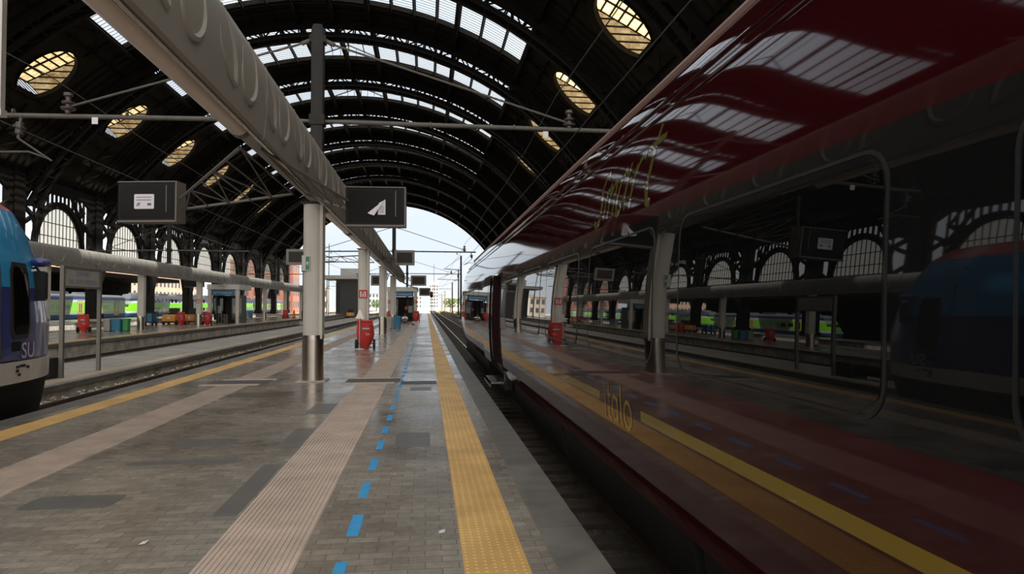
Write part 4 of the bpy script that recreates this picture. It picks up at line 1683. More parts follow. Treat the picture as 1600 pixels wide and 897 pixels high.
# ------------------------------------------------------------------ the embossed service beams
def make_beam(y0, y1, label, xface):
    t = thing('service_beam', label, 'beam', (0, 0, 0))
    t['kind'] = 'thing'
    sec = [(-.36, 4.10), (-.04, 3.82), (.30, 3.80), (.335, 3.69), (.365, 3.72), (.395, 4.05), (.405, 4.30), (.39, 4.52), (.34, 4.66), (.26, 4.72), (-.26, 4.72), (-.38, 4.64), (-.43, 4.40)]
    sec2 = []
    n = len(sec)
    mb = MB()
    mb.loft([[(a, y0, b) for a, b in sec], [(a, y1, b) for a, b in sec]])
    # leaf-shaped rims pressed out of the right face, in alternating halves

    def fx(z):
        pts = [(3.78, .37), (4.05, .395), (4.30, .405), (4.52, .39), (4.66, .34)]
        for (za, a), (zb, b) in zip(pts[:-1], pts[1:]):
            if za <= z <= zb:
                return a + (b - a) * (z - za) / (zb - za)
        return .34
    y = y0 + 0.5
    k = 0
    while y < y1 - .8:
        shape = []
        if k % 2 == 0:
            for i in range(13):
                a = i / 12
                shape.append((y + .40 * sin(pi * a * .5) + .06, 4.63 - .70 * a))
            for i in range(1, 9):
                a = i / 8
                shape.append((y + .46 - .58 * sin(pi / 2 * a), 3.93 + .12 * a + .28 * a * a))
        else:
            for i in range(17):
                a = pi * i / 16
                shape.append((y + .22 + .31 * cos(a), 4.22 - .30 * sin(a)))
            shape = [(y + .36, 4.64), (y + .50, 4.45)] + shape + [(y - .06, 4.44), (y + .06, 4.62)]
        rr_ = [.010 + .032 * sin(pi * min(1, .12 + i / (len(shape) - 1) * .9)) for i in range(len(shape))]
        mb.tube([(fx(b) - .004, a, b) for a, b in shape], rr_, 6)
        y += .80 if k % 2 == 0 else 1.12
        k += 1
    mb.build('casing', M['beam'], t, smooth=35)
    y = y0 + 6
    while y < y1:
        j = MB()
        sec_o = [(a * 1.012, 4.26 + (b - 4.26) * 1.012) for a, b in sec]
        j.loft([[(a, y, b) for a, b in sec_o], [(a, y + .05, b) for a, b in sec_o]])
        j.build('joint_band', M['beam'], t)
        y += 6
    r_ = MB()
    r_.tube([(.245, y0, 3.755), (.245, y1, 3.755)], .042, 10)
    r_.build('chrome_rail', M['chrome'], t, smooth=40)
    return t


bA = make_beam(-3.0, 66.0, 'grey embossed service beam overhead along the near platform', 0)
bA.location = (CX, 0, 0)
bB = make_beam(0, 86, 'grey embossed service beam over the second platform', 0)
bB.location = (XB, 20, 0)
for q in list(bB.children):
    q.location.z = -.12

# lamp covers under the beams
GL = 'tube lamps under the near beam'


def lamp(y0, y1, label, x=CX + .09, zz=3.80, group=GL):
    t = thing('tube_lamp', label, 'lamp', (x, y0, zz), group)
    L = y1 - y0
    mb = MB()
    n = 10
    sec = [(.115 * cos(pi + pi * k / n), .10 * sin(pi + pi * k / n)) for k in range(n + 1)]
    mb.loft([[(a, .12, b) for a, b in sec], [(a, L - .12, b) for a, b in sec]])
    mb.build('cover', M['tube'], t, smooth=50)
    sec = [(.125 * cos(pi + pi * k / n), .11 * sin(pi + pi * k / n)) for k in range(n + 1)]
    for a0, a1 in ((0, .14), (L - .14, L)):
        mb = MB()
        mb.loft([[(a, a0, b) for a, b in sec], [(a, a1, b) for a, b in sec]])
        mb.build('end_cap', M['truss'], t, smooth=50)
    return t


lamp(3.0, 9.0, 'long pale lamp cover under the beam, nearest and overhead')
lamp(16.0, 20.8, 'pale lamp cover under the beam just beyond the nearest column')
lamp(21.1, 26.6, 'pale lamp cover under the beam just before the second column')
lamp(28.0, 33.0, 'pale lamp cover under the beam just beyond the second column')
lamp(33.4, 38.6, 'pale lamp cover under the beam just before the third column')
for k in range(5):
    lamp(37.2 + 11.6 * k, 46.8 + 11.6 * k, 'pale lamp cover under the second platform beam, between its columns', XB + .09, 3.68, 'tube lamps under the second beam')
# dark brackets between columns and beam
for i, c in enumerate(colA + colB):
    mb = MB()
    mb.loft([[(-.2, -.22, 3.76), (.2, -.22, 3.76), (.2, .22, 3.76), (-.2, .22, 3.76)], [(-.26, -.3, 3.80), (.26, -.3, 3.80), (.26, .3, 3.80), (-.26, .3, 3.80)]])
    mb.build('bracket', M['beam_dark'], c)
    if i >= 4:
        for q in c.children:
            q.scale = (1, 1, 0.965)


# ------------------------------------------------------------------ catenary masts
def mast(loc, label, xl, xr, stay_l, stay_r, group='catenary masts', extras=True, h0=4.66):
    t = thing('catenary_mast', label, 'mast', loc, group)
    mb = MB()
    sec = rrect(-.13, .13, -.13, .13, .03, 2)
    mb.loft([[(a, b, h0) for a, b in sec], [(a, b, 7.58) for a, b in sec], [(a * .7, b * .7, 7.70) for a, b in sec]])
    mb.build('post', M['mast'], t, smooth=30)
    for cl_ in ((.2, .2, h0, h0 + .06), (.16, .16, 5.50, 5.72), (.17, .12, 7.30, 7.46)):
        mb = MB()
        mb.box(-cl_[0], cl_[0], -cl_[1], cl_[1], cl_[2], cl_[3])
        mb.build('clamp', M['mast'], t)
    for x in (xl, xr):
        if not x:
            continue
        s = 1 if x > 0 else -1
        mb = MB()
        mb.tube([(s * .15, 0, 5.6), (s * .6, 0, 5.6), (x, 0, 5.58 if s > 0 else 5.52)], [.035, .05, .05], 10)
        for q in (.35, .62, .97):
            mb.tube([(x * q, 0, 5.6), (x * q + .03, 0, 5.6)], .065, 8)
        mb.build('cantilever_bar', M['bar'], t, smooth=40)
        ex = stay_r if s > 0 else stay_l
        mb = MB()
        mb.tube([(s * .12, 0, 7.38), (s * .35, 0, 7.28)], .05, 8)
        mb.tube([(s * .35, 0, 7.28), (ex, 0, 5.75)], .024, 6)
        mb.build('stay_rod', M['bar'], t)
        # insulator standing on the bar, and a steady arm below it
        mb = MB()
        zx = ex + s * .05
        prof = [(.05, 0), (.06, .06), (.13, .08), (.14, .12), (.05, .14), (.05, .18), (.11, .2), (.12, .24), (.05, .26), (.05, .34), (.09, .36), (.09, .42), (.02, .44)]
        mb.lathe(prof, 12, (zx, 0, 5.6))
        mb.build('insulator', M['insul'], t, smooth=30)
        if extras:
            mb = MB()
            bx = x - s * .35
            mb.tube([(bx, 0, 5.55), (bx + s * .05, 0, 5.05)], .03, 6)
            mb.tube([(bx + s * .05, 0, 5.05), (bx - s * .55, 0.1, 4.62)], .022, 6)
            mb.tube([(bx - s * .5, 0.1, 4.66), (bx - s * .1, .1, 4.80), (bx + s * .5, .1, 4.78)], .022, 6)
            mb.build('steady_arm', M['bar'], t)
            mb = MB()
            mb.tube([(bx + s * .02, 0, 5.38), (bx + s * .03, 0, 5.15)], [.08, .08], 10)
            mb.tube([(bx + s * .02, 0, 5.31), (bx + s * .03, 0, 5.27)], [.12, .12], 10)
            mb.build('insulator', M['insul'], t, smooth=30)
            mb = MB()
            mb.box(zx - s * .55 - .06, zx - s * .55 + .06, -.06, -.055, 5.38, 5.52)
            mb.build('tag_plate', M['paper'], t)
    return t


mast((CX + .05, 15.35, 0), 'dark square mast rising over the nearest column, with long bars to both sides', -6.3, 6.9, -5.0, 5.5)
mast((CX + .05, 51.4, 0), 'dark square mast rising over the fourth column, seen behind the two monitors', -6.3, 6.0, -5.0, 5.1)
mast((CX + .05, 87.0, 0), 'dark mast behind the underpass entrance with bars across the track', -6.3, 6.6, -5.0, 5.4, h0=0)
mast((XB, 52.6, 0), 'dark mast over the second platform nearer the hanging display', -5, 5.6, -4, 4.6, 'catenary masts of the second platform', False)
mast((XB, 90.0, 0), 'dark mast over the far part of the second platform', -5, 5.6, -4, 4.6, 'catenary masts of the second platform', False)

# overhead wires
GWR = 'overhead wires'
for x, z, lb in ((2.83, 4.9, 'contact wire over the red train'), (2.83, 6.0, 'carrying wire high over the red train'), (-7.55, 4.9, 'contact wire over the track of the blue train'),
                 (-7.55, 6.0, 'carrying wire over the track of the blue train')):
    mb = MB()
    pts = []
    for k in range(0, 61):
        y = -5 + 5.0 * k
        pts.append((x, y, z + (0.25 * (((y - 15.3) / 18) % 1 - .5) ** 2 * 4 if z > 5.5 else 0)))
    mb.tube(pts, .011, 5)
    tag(mb.build('overhead_wire', M['wire'], fix=False), lb, 'wire', GWR)


# ------------------------------------------------------------------ hanging monitors
def truss_arm(parent, a0, a1, tip, rz=.16):
    """flat tapered lattice arm from two points under the beam to the monitor"""
    mb = MB()
    a0, a1, tip = V(a0), V(a1), V(tip)
    t0 = tip + V((0, -.14, .05)); t1 = tip + V((0, .14, -.10))
    lo0 = a0.lerp(t0, 0.0); n = 5
    mb.tube([a0, t0], .026, 7); mb.tube([a1, t1], .026, 7)
    mid = (a0 + a1) / 2 + V((0, 0, .30))
    for i in range(n):
        f, g = i / n, (i + 1) / n
        p, q = (a0.lerp(t0, f), a1.lerp(t1, g)) if i % 2 == 0 else (a1.lerp(t1, f), a0.lerp(t0, g))
        mb.tube([p, q], .014, 6)
        mb.tube([a0.lerp(t0, f), a1.lerp(t1, f)], .014, 6)
    o = mb.build('bracket_arm', M['truss'], parent, smooth=40)
    return o


def monitor(cx, y, z0, z1, w, d, label, style, arm=None, rz=0, group='platform monitors', notice=None):
    t = thing('hanging_monitor', label, 'monitor', (cx, y, z0), group)
    h = z1 - z0
    rot = Matrix.Rotation(rz, 4, 'Z')
    k = MB()
    k.prism(rrect(-w / 2, w / 2, 0, h, .02, 2), lambda u, v: rot @ V((u, 0, v)), lambda u, v: rot @ V((u, d, v)))
    k.build('case', M['case_dark'] if style == 'dark' else M['case'], t)
    k = MB()
    e = .05 if style == 'dark' else .16 * h
    k.prism([(-w / 2 + e, e), (w / 2 - e, e), (w / 2 - e, h - e), (-w / 2 + e, h - e)], lambda u, v: rot @ V((u, -.006, v)), lambda u, v: rot @ V((u, .004, v)))
    scn = k.build('screen', M['screen'] if style == 'dark' else M['screen_brown'], t)
    if style == 'dark':
        k = MB()
        for a, b, c, dd in ((-w / 2, w / 2, h, h + .02), (-w / 2, w / 2, -.035, 0)):
            k.prism([(a, c), (b, c), (b, dd), (a, dd)], lambda u, v: rot @ V((u, -.02, v)), lambda u, v: rot @ V((u, d + .02, v)))
        k.prism([(w / 2, -.035), (w / 2 + .025, -.035), (w / 2 + .025, h + .02), (w / 2, h + .02)], lambda u, v: rot @ V((u, -.01, v)), lambda u, v: rot @ V((u, d + .01, v)))
        k.build('edge_trim', M['post'], t)
        k = MB()
        k.prism([(w / 2 - .17, .22 * h), (w / 2 - .155, .22 * h), (w / 2 - .155, .92 * h), (w / 2 - .17, .92 * h)], lambda u, v: rot @ V((u, -.009, v)), lambda u, v: rot @ V((u, -.005, v)))
        k.build('edge_line', M['truss'], scn)
    if notice == 'folded':
        k = MB()
        cxn, cz = .05, .30 * h
        pts = [(cxn, cz - .02), (cxn + .14, cz - .02), (cxn + .14, cz + .26), (cxn + .02, cz + .20)]
        k.prism(pts, lambda u, v: rot @ V((u, -.012, v)), lambda u, v: rot @ V((u, -.007, v)))
        # loose half folded down to the left, standing away from the screen
        k.add([rot @ V(p) for p in ((cxn + .13, -.012, cz + .265), (cxn - .18, -.075, cz + .0), (cxn - .13, -.09, cz - .025), (cxn - .06, -.085, cz - .045))], [(0, 1, 2, 3)])
        k.add([rot @ V(p) for p in ((cxn + .13, -.009, cz + .265), (cxn - .18, -.072, cz + .0), (cxn - .13, -.087, cz - .025), (cxn - .06, -.082, cz - .045))], [(3, 2, 1, 0)])
        ns = k.build('notice_sheet', M['paper'], t)
        ns['label'] = 'torn paper notice folded over'
        k = MB()
        for i in range(4):
            k.prism([(cxn + .04, cz + .02 + i * .035), (cxn + .12, cz + .02 + i * .035), (cxn + .12, cz + .03 + i * .035), (cxn + .04, cz + .03 + i * .035)],
                    lambda u, v: rot @ V((u, -.0135, v)), lambda u, v: rot @ V((u, -.0118, v)))
        k.build('print_lines', M['ink'], ns)
    elif notice == 'flat':
        k = MB()
        k.prism(rrect(-.22, .14, .20, .46, .02, 3), lambda u, v: rot @ V((u, -.012, v)), lambda u, v: rot @ V((u, -.007, v)))
        ns = k.build('notice_sheet', M['paper'], t)
        ns['label'] = 'white paper notice on the screen'
        k = MB()
        for z in (.40, .35):
            k.prism([(-.18, z), (.09, z), (.09, z + .012), (-.18, z + .012)], lambda u, v: rot @ V((u, -.0135, v)), lambda u, v: rot @ V((u, -.0118, v)))
        for a in (-.18, -.15):
            k.prism([(a, .25), (a + .02, .25), (a + .045, .31), (a + .025, .31)], lambda u, v: rot @ V((u, -.0135, v)), lambda u, v: rot @ V((u, -.0118, v)))
        k.prism([(.02, .26), (.09, .26), (.09, .30), (.02, .30)], lambda u, v: rot @ V((u, -.0135, v)), lambda u, v: rot @ V((u, -.0118, v)))
        k.build('print_lines', M['ink'], ns)
    if arm:
        truss_arm(t, *[V(p) - V((cx, y, z0)) for p in arm])
    return t


monitor(-.95, 13.1, 3.11, 3.80, 1.08, .24, 'black dead monitor right of the beam with a torn paper notice folded over', 'dark',
        ((-2.25, 9.7, 3.74), (-2.25, 13.4, 3.70), (-1.45, 13.25, 3.50)), R(-2), notice='folded')
monitor(-4.90, 12.9, 3.11, 3.78, 1.04, .30, 'black dead monitor left of the beam with a small white notice', 'dark',
        ((-2.5, 9.7, 3.74), (-2.5, 13.4, 3.70), (-4.32, 13.0, 3.45)), R(-10), notice='flat')
monitor(-1.13, 36.5, 3.72, 4.50, 1.04, .25, 'grey framed monitor hanging below the big black one, right of the beam', 'grey',
        ((-2.2, 30.5, 3.78), (-2.2, 35.5, 3.78), (-1.6, 36.6, 4.0)))
monitor(-6.55, 36.5, 3.70, 4.50, 1.1, .25, 'grey framed monitor half behind the nearest column', 'grey',
        ((-2.6, 30.5, 3.78), (-2.6, 35.5, 3.78), (-6.0, 36.6, 4.0)))
monitor(-.55, 50.0, 3.04, 3.78, 1.10, .25, 'grey framed monitor hanging in front of the underpass entrance, right of the beam', 'grey',
        ((-2.2, 45, 3.78), (-2.2, 49.5, 3.78), (-1.1, 50.1, 3.5)))
monitor(-3.35, 50.0, 3.04, 3.78, 1.10, .25, 'grey framed monitor hanging between the second and third columns, left of the beam', 'grey',
        ((-2.6, 45, 3.78), (-2.6, 49.5, 3.78), (-2.8, 50.1, 3.5)))
monitor(-.15, 70.0, 2.6, 3.4, 1.1, .3, 'dark grey monitor lowest and farthest, beside the underpass entrance', 'grey',
        ((-2.2, 64, 3.78), (-2.2, 65.8, 3.78), (-.7, 70.1, 3.2)))
monitor(-19.2, 60.5, 3.2, 3.95, 1.5, .3, 'dark display hanging under the second platform beam above the barrier', 'dark',
        ((XB - .1, 58, 3.66), (XB - .1, 63, 3.66), (-18.6, 60.6, 3.8)))

# white panel hung from the beam at the picture's left edge
t = thing('hanging_sign', 'pale sign board hung from the beam, cut by the left picture edge', 'sign', (-3.158, 5.6, 3.05))
mb = MB(); mb.box(-.95, .0, -.03, .03, 0, 1.2); mb.build('board', M['white'], t)
mb = MB(); mb.box(-.95, .01, -.04, .04, 1.18, 1.24); mb.box(-.95, .01, -.04, .04, -.03, .02); mb.build('frame', M['white'], t)
mb = MB()
for x in (-.15,):
    mb.tube([(x, 0, 1.2), (x, 0, 1.55), (1.25, 0, 1.65)], .025, 8)
mb.build('hanging_rod', M['truss'], t)

# ------------------------------------------------------------------ things on the near platform
def fire_cart(loc, label, rz=0, s=1.0):
    t = thing('fire_cart', label, 'fire extinguisher', loc, 'covered fire carts', rz)
    rings = []
    prof = [(.02, .13, .08), (.10, .17, .11), (.22, .235, .15), (.34, .30, .20), (.55, .325, .225), (.82, .31, .215), (.95, .295, .20), (1.02, .285, .16), (1.05, .27, .10)]
    n = 28
    for z, a, b in prof:
        ring = []
        for k in range(n):
            q = 2 * pi * k / n
            wv = 1 + .05 * sin(q * 5 + z * 4) + .03 * sin(q * 9 - z * 7)
            ear = .05 * max(0, abs(cos(q)) - .6) * (1 if z > .95 else 0) * 2.5
            ring.append((a * cos(q) * wv, b * sin(q) * wv, z + ear))
        rings.append(ring)
    mb = MB(); mb.loft(rings)
    mb.build('cover', M['red_cloth'], t, smooth=40)
    mb = MB()
    pts = [(-.05, .99), (.05, .93), (.18, 1.0), (.25, 1.06), (.27, .98), (.18, .90), (.05, .86), (-.1, .9)]
    mb.tube([(-.2, -.19, .95), (-.05, -.225, .87), (.08, -.235, .80), (.2, -.20, .90)], .02, 6)
    mb.tube([(-.26, -.12, 1.0), (-.1, -.2, 1.02), (.1, -.2, 1.01), (.25, -.12, 1.02)], .022, 6)
    mb.build('cover_fold', M['red_cloth'], t, smooth=40)
    mb = MB()
    mb.box(-.10, .20, -.245, -.232, .70, .80)
    lb = mb.build('label_panel', M['case'], t)
    mb = MB()
    for k in range(4):
        mb.box(-.07 + k * .06, -.03 + k * .06, -.248, -.245, .73, .775)
    mb.build('print', M['paper'], lb)
    mb = MB()
    word(mb, 'CM', .13, .085, lambda u, v: (.05 + u, -.243, .49 + v))
    mb.build('lettering', M['paper'], t)
    for sx_ in (-1, 1):
        mb = MB()
        mb.tube([(sx_ * .29, .02, .17), (sx_ * .37, .02, .17)], .17, 20)
        w_ = mb.build('wheel', M['rubber'], t, smooth=30)
        mb = MB()
        mb.tube([(sx_ * .285, .02, .17), (sx_ * .377, .02, .17)], .06, 12)
        mb.build('hub', M['red'], w_)
    mb = MB(); mb.tube([(-.33, .02, .17), (.33, .02, .17)], .02, 8); mb.build('axle', M['black'], t)
    if s != 1:
        t.scale = (s, s, s)
    return t


cart = fire_cart((-2.28, 26.72, 0), 'red-covered wheeled fire extinguisher on the near platform, behind a triangle sign')
dup(cart, (-1.02, 72.05, 0), 'red-covered fire extinguisher far along the platform, right of the seated person')
dup(cart, (-3.6, 72.0, 0), 'red-covered fire extinguisher far along the platform, left behind the blue bin')
dup(cart, (-20.3, 61.0, 0), 'red-covered fire extinguisher at the left end of the second platform barrier')
dup(cart, (-18.0, 60.2, 0), 'red-covered fire extinguisher at the right end of the second platform barrier')
dup(cart, (-20.6, 45.0, 0), 'red-covered fire extinguisher in front of the dark pier, left of the three bins')
dup(cart, (-18.2, 93.6, 0), 'red-covered fire extinguisher beside the orange barrier')

t = thing('warning_sign', 'small triangular sign on a steel post in front of the red fire cart', 'sign', (-2.44, 26.28, 0))
mb = MB(); mb.tube([(0, 0, .02), (0, 0, 1.18)], .028, 10); mb.build('post', M['steel'], t, smooth=30)
mb = MB(); mb.box(-.15, .15, -.1, .1, 0, .025); mb.build('foot', M['steel'], t)
mb = MB(); mb.prism([(-.16, 1.13), (.16, 1.13), (0, 1.50)], lambda u, v: (u, -.045, v), lambda u, v: (u, -.03, v)); mb.build('triangle_plate', M['chrome'], t)


def bin_(loc, label, m_, w=.52, h=.80, group='recycling bins'):
    t = thing('waste_bin', label, 'bin', loc, group)
    mb = MB()
    a = rrect(-w / 2 * .92, w / 2 * .92, -.22, .22, .05, 3); b = rrect(-w / 2, w / 2, -.25, .25, .05, 3)
    mb.loft([[(x, y, .05) for x, y in a], [(x, y, h - .1) for x, y in b]])
    mb.build('body', m_, t, smooth=30)
    mb = MB()
    b2 = rrect(-w / 2 - .02, w / 2 + .02, -.27, .27, .05, 3)
    mb.loft([[(x, y, h - .1) for x, y in b2], [(x, y, h - .03) for x, y in b2], [(x * .8, y * .8, h) for x, y in b2]])
    mb.build('lid', m_, t, smooth=30)
    mb = MB()
    for x in (-w / 2 + .06, w / 2 - .06):
        mb.box(x - .03, x + .03, -.18, .18, 0, .05)
    mb.build('foot', M['black'], t)
    return t


bin_((-2.02, 49.6, 0), 'blue waste bin on the near platform beside the fourth column', M['bin_blue'], .5, .88)
bin_((-2.62, 49.6, 0), 'pale grey waste bin standing left of the blue one on the near platform', M['bin_grey'], .5, .84)
bin_((-19.2, 46.2, 0), 'blue waste bin of the three on the second platform', M['bin_blue'], .56)
bin_((-19.72, 46.2, 0), 'grey waste bin left of the blue one on the second platform', M['bin_grey'], .4)
bin_((-18.72, 46.4, 0), 'green waste bin right of the blue one on the second platform', M['bin_green'], .34)
bin_((-22.0, 91.0, 0), 'blue waste bin far along the second platform', M['bin_blue'], .5, .9)
bin_((-22.6, 91.0, 0), 'grey waste bin far along the second platform, left of a blue one', M['bin_grey'], .5, .9)


for x, y, lb in ((.115, 4.98, 'white paper scrap lying left of the yellow dotted strip'), (-1.885, 4.99, 'tiny white paper scrap lying on the bare paving left of the ribbed strip')):
    mb = MB()
    mb.add([(-.022, -.03, .001), (.02, -.025, .006), (.026, .028, .012), (-.018, .032, .002), (0, 0, .014)], [(0, 1, 4), (1, 2, 4), (2, 3, 4), (3, 0, 4)])
    tag(mb.build('paper_scrap', M['paper'], fix=False, loc=(x, y, .001)), lb, 'litter')


# underpass entrance
def entrance(loc, w, label, label_sign, depth=6.0):
    t = thing('underpass_entrance', label, 'entrance', loc, 'underpass entrances')
    for x in (-w / 2, w / 2):
        mb = MB()
        mb.loft([[(x + a, b, .7) for a, b in rrect(-.17, .17, -.17, .17, .08, 3)], [(x + a, b, 3.1) for a, b in rrect(-.17, .17, -.17, .17, .08, 3)]])
        mb.build('post', M['column'], t, smooth=30)
        mb = MB()
        mb.loft([[(x + a, b, 0) for a, b in rrect(-.18, .18, -.18, .18, .08, 3)], [(x + a, b, .7) for a, b in rrect(-.18, .18, -.18, .18, .08, 3)]])
        mb.build('steel_sleeve', M['steel'], t, smooth=30)
    mb = MB(); mb.box(-w / 2 - .2, w / 2 + .2, -.25, depth, 3.1, 3.55); mb.build('lintel', M['white'], t)
    mb = MB(); mb.box(-w / 2 + .2, w / 2 - .2, -.3, -.2, 2.55, 3.02)
    sg = mb.build('sign', M['sign_blue'], t)
    sg['label'] = 'blue sign with white lettering'
    mb = MB()
    word(mb, 'SOTTOPASSAGGIO', w - .8, .17, lambda u, v: (-w / 2 + .4 + u, -.303, 2.70 + v))
    mb.build('lettering', M['paper'], sg)
    mb = MB()
    mb.box(-w / 2 + .25, -w / 2 + .33, 1.0, depth, 0, 2.6)
    mb.box(w / 2 - .33, w / 2 - .25, 1.0, depth, 0, 2.6)
    mb.box(-w / 2 + .25, w / 2 - .25, depth - .3, depth - .2, 0, 2.6)
    mb.build('side_screen', M['booth'], t)
    for x in (-w / 4 - .2, w / 4 + .2):
        mb = MB()
        mb.box(x - .4, x + .4, 1.2, 1.26, .3, 2.3)
        d_ = mb.build('door', M['glass_dark'], t)
        mb = MB(); mb.box(x - .28, x + .28, 1.18, 1.2, .9, 1.6); mb.build('pane', M['glass_pale'], d_)
    return t


en = entrance((-2.45, 72.6, 0), 2.7, 'underpass entrance with white posts and blue sign at the far end of the near platform', '')
mb = MB(); mb.box(1.19, 1.51, -.19, -.175, 1.85, 2.2); s_ = mb.build('fire_plate', M['red'], en)
mb = MB(); mb.box(1.24, 1.34, -.195, -.19, 1.9, 2.15); mb.build('pictogram', M['white'], s_)
mb = MB(); mb.box(-1.51, -1.19, -.19, -.175, 1.85, 2.2); s_ = mb.build('fire_plate', M['red'], en)
mb = MB(); mb.box(-1.46, -1.36, -.195, -.19, 1.9, 2.15); mb.build('pictogram', M['white'], s_)
mb = MB(); mb.box(.25, .5, .95, 1.0, 1.2, 1.55); mb.build('notice', M['red'], en)
en2 = entrance((-18.3, 66.0, 0), 2.4, 'underpass entrance with blue sign in the middle of the second platform', '', 4.2)

# seated person far along the platform
pt = thing('person', 'person in a white shirt sitting on the platform floor before the underpass entrance', 'person', (-1.95, 64.6, 0))


def skin_body(name, joints, edges, radii, m_, parent, lv=2):
    me = bpy.data.meshes.new(name)
    me.from_pydata([tuple(j) for j in joints], edges, [])
    o = bpy.data.objects.new(name, me)
    col.objects.link(o)
    me.materials.append(m_)
    sk_ = o.modifiers.new('skin', 'SKIN')
    for i, r_ in enumerate(radii):
        v = me.skin_vertices[0].data[i]
        v.radius = (r_, r_) if not isinstance(r_, tuple) else r_
        v.use_root = (i == 0)
    sb_ = o.modifiers.new('sub', 'SUBSURF'); sb_.levels = lv; sb_.render_levels = lv
    dg_ = bpy.context.evaluated_depsgraph_get()
    bpy.context.view_layer.update()
    me2 = bpy.data.meshes.new_from_object(o.evaluated_get(dg_))
    bpy.data.objects.remove(o)
    me2.polygons.foreach_set('use_smooth', [True] * len(me2.polygons))
    o2 = bpy.data.objects.new(name, me2)
    col.objects.link(o2)
    o2.parent = parent
    return o2


J = [(0, .05, .13), (0, .06, .28), (0, .03, .45), (0, .0, .56), (0, -.02, .64), (0, -.04, .74), (0, -.05, .82),
     (-.17, .0, .55), (-.24, -.10, .36), (-.16, -.28, .25), (-.10, -.36, .22),
     (.17, .0, .55), (.25, -.10, .36), (.18, -.28, .26), (.12, -.36, .23),
     (-.10, .02, .12), (-.28, -.30, .30), (-.10, -.46, .08), (-.08, -.58, .05),
     (.10, .02, .12), (.30, -.30, .30), (.14, -.46, .08), (.12, -.58, .05)]
Ed = [(0, 1), (1, 2), (2, 3), (3, 4), (4, 5), (5, 6), (3, 7), (7, 8), (8, 9), (9, 10), (3, 11), (11, 12), (12, 13), (13, 14),
      (0, 15), (15, 16), (16, 17), (17, 18), (0, 19), (19, 20), (20, 21), (21, 22)]
Rd = [.13, .13, .14, .10, .055, .085, .075, .065, .05, .04, .035, .065, .05, .04, .035, .085, .065, .05, .04, .085, .065, .05, .04]
skin_body('body', J, Ed, Rd, M['skin'], pt)
Jt = [(0, .05, .20), (0, .06, .30), (0, .03, .46), (0, 0, .555), (-.17, 0, .55), (-.25, -.09, .37), (.17, 0, .55), (.26, -.09, .37)]
skin_body('shirt', Jt, [(0, 1), (1, 2), (2, 3), (3, 4), (4, 5), (3, 6), (6, 7)], [.155, .155, .165, .115, .085, .07, .085, .07], M['shirt'], pt)
Jl = [(0, .05, .11), (-.10, .02, .12), (-.28, -.30, .30), (-.11, -.45, .09), (.10, .02, .12), (.30, -.30, .30), (.15, -.45, .09)]
skin_body('trousers', Jl, [(0, 1), (1, 2), (2, 3), (0, 4), (4, 5), (5, 6)], [.145, .10, .08, .062, .10, .08, .062], M['trousers'], pt)
mb = MB(); mb.ball((0, -.01, .83), (.092, .105, .085), 14, 9); mb.build('hair', M['hair'], pt, smooth=True)
for sx_ in (-1, 1):
    for k in range(5):
        mb = MB()
        bx, by, bz = sx_ * .11, -.37, .225
        if k < 4:
            p_ = [(bx + (k - 1.5) * .02, by, bz), (bx + (k - 1.5) * .022, by - .035, bz - .01), (bx + (k - 1.5) * .022, by - .055, bz - .035)]
        else:
            p_ = [(bx - sx_ * .03, by + .03, bz), (bx - sx_ * .055, by, bz - .005), (bx - sx_ * .06, by - .02, bz - .02)]
        mb.tube(p_, [.011, .010, .007], 6)
        mb.build('finger', M['skin'], pt, smooth=True)
mb = MB(); mb.ball((0, -.135, .775), (.013, .02, .02), 8, 5)
mb.build('nose', M['skin'], pt, smooth=True)

# pigeon
pg = thing('pigeon', 'grey pigeon standing on the platform in front of the seated person', 'bird', (-1.05, 55.0, 0), rz=R(70))
Jp = [(0, .0, .17), (0, .10, .21), (0, .15, .27), (0, .18, .31), (0, .23, .305), (0, -.10, .13), (0, -.22, .09), (0, .05, .16)]
skin_body('body', Jp, [(0, 1), (1, 2), (2, 3), (3, 4), (0, 5), (5, 6)][:6], [.085, .065, .04, .036, .008, .06, (.05, .012), .05][:8], M['bird'], pg) if False else None
mb = MB()
mb.loft([[(r_ * cos(a) * 1.0, y, z + r_ * sin(a) * sz) for a in [2 * pi * k / 14 for k in range(14)]] for y, z, r_, sz in
         ((-.26, .10, .03, .25), (-.20, .11, .04, .4), (-.12, .135, .065, .8), (-.03, .16, .085, 1), (.06, .185, .08, 1), (.11, .225, .055, .9), (.135, .27, .036, .9), (.16, .305, .036, .9), (.19, .31, .024, .8), (.205, .31, .008, .8), (.235, .302, .004, .8))])
mb.build('body', M['bird'], pg, smooth=True)
mb = MB()
for s in (-1, 1):
    mb.tube([(s * .03, .0, .10), (s * .032, .015, .05), (s * .032, 0, .008)], .007, 6)
    for q in (-.02, 0, .02):
        mb.tube([(s * .032, 0, .006), (s * .032 + q, .04, .005)], .004, 5)
mb.build('leg', M['red'], pg)

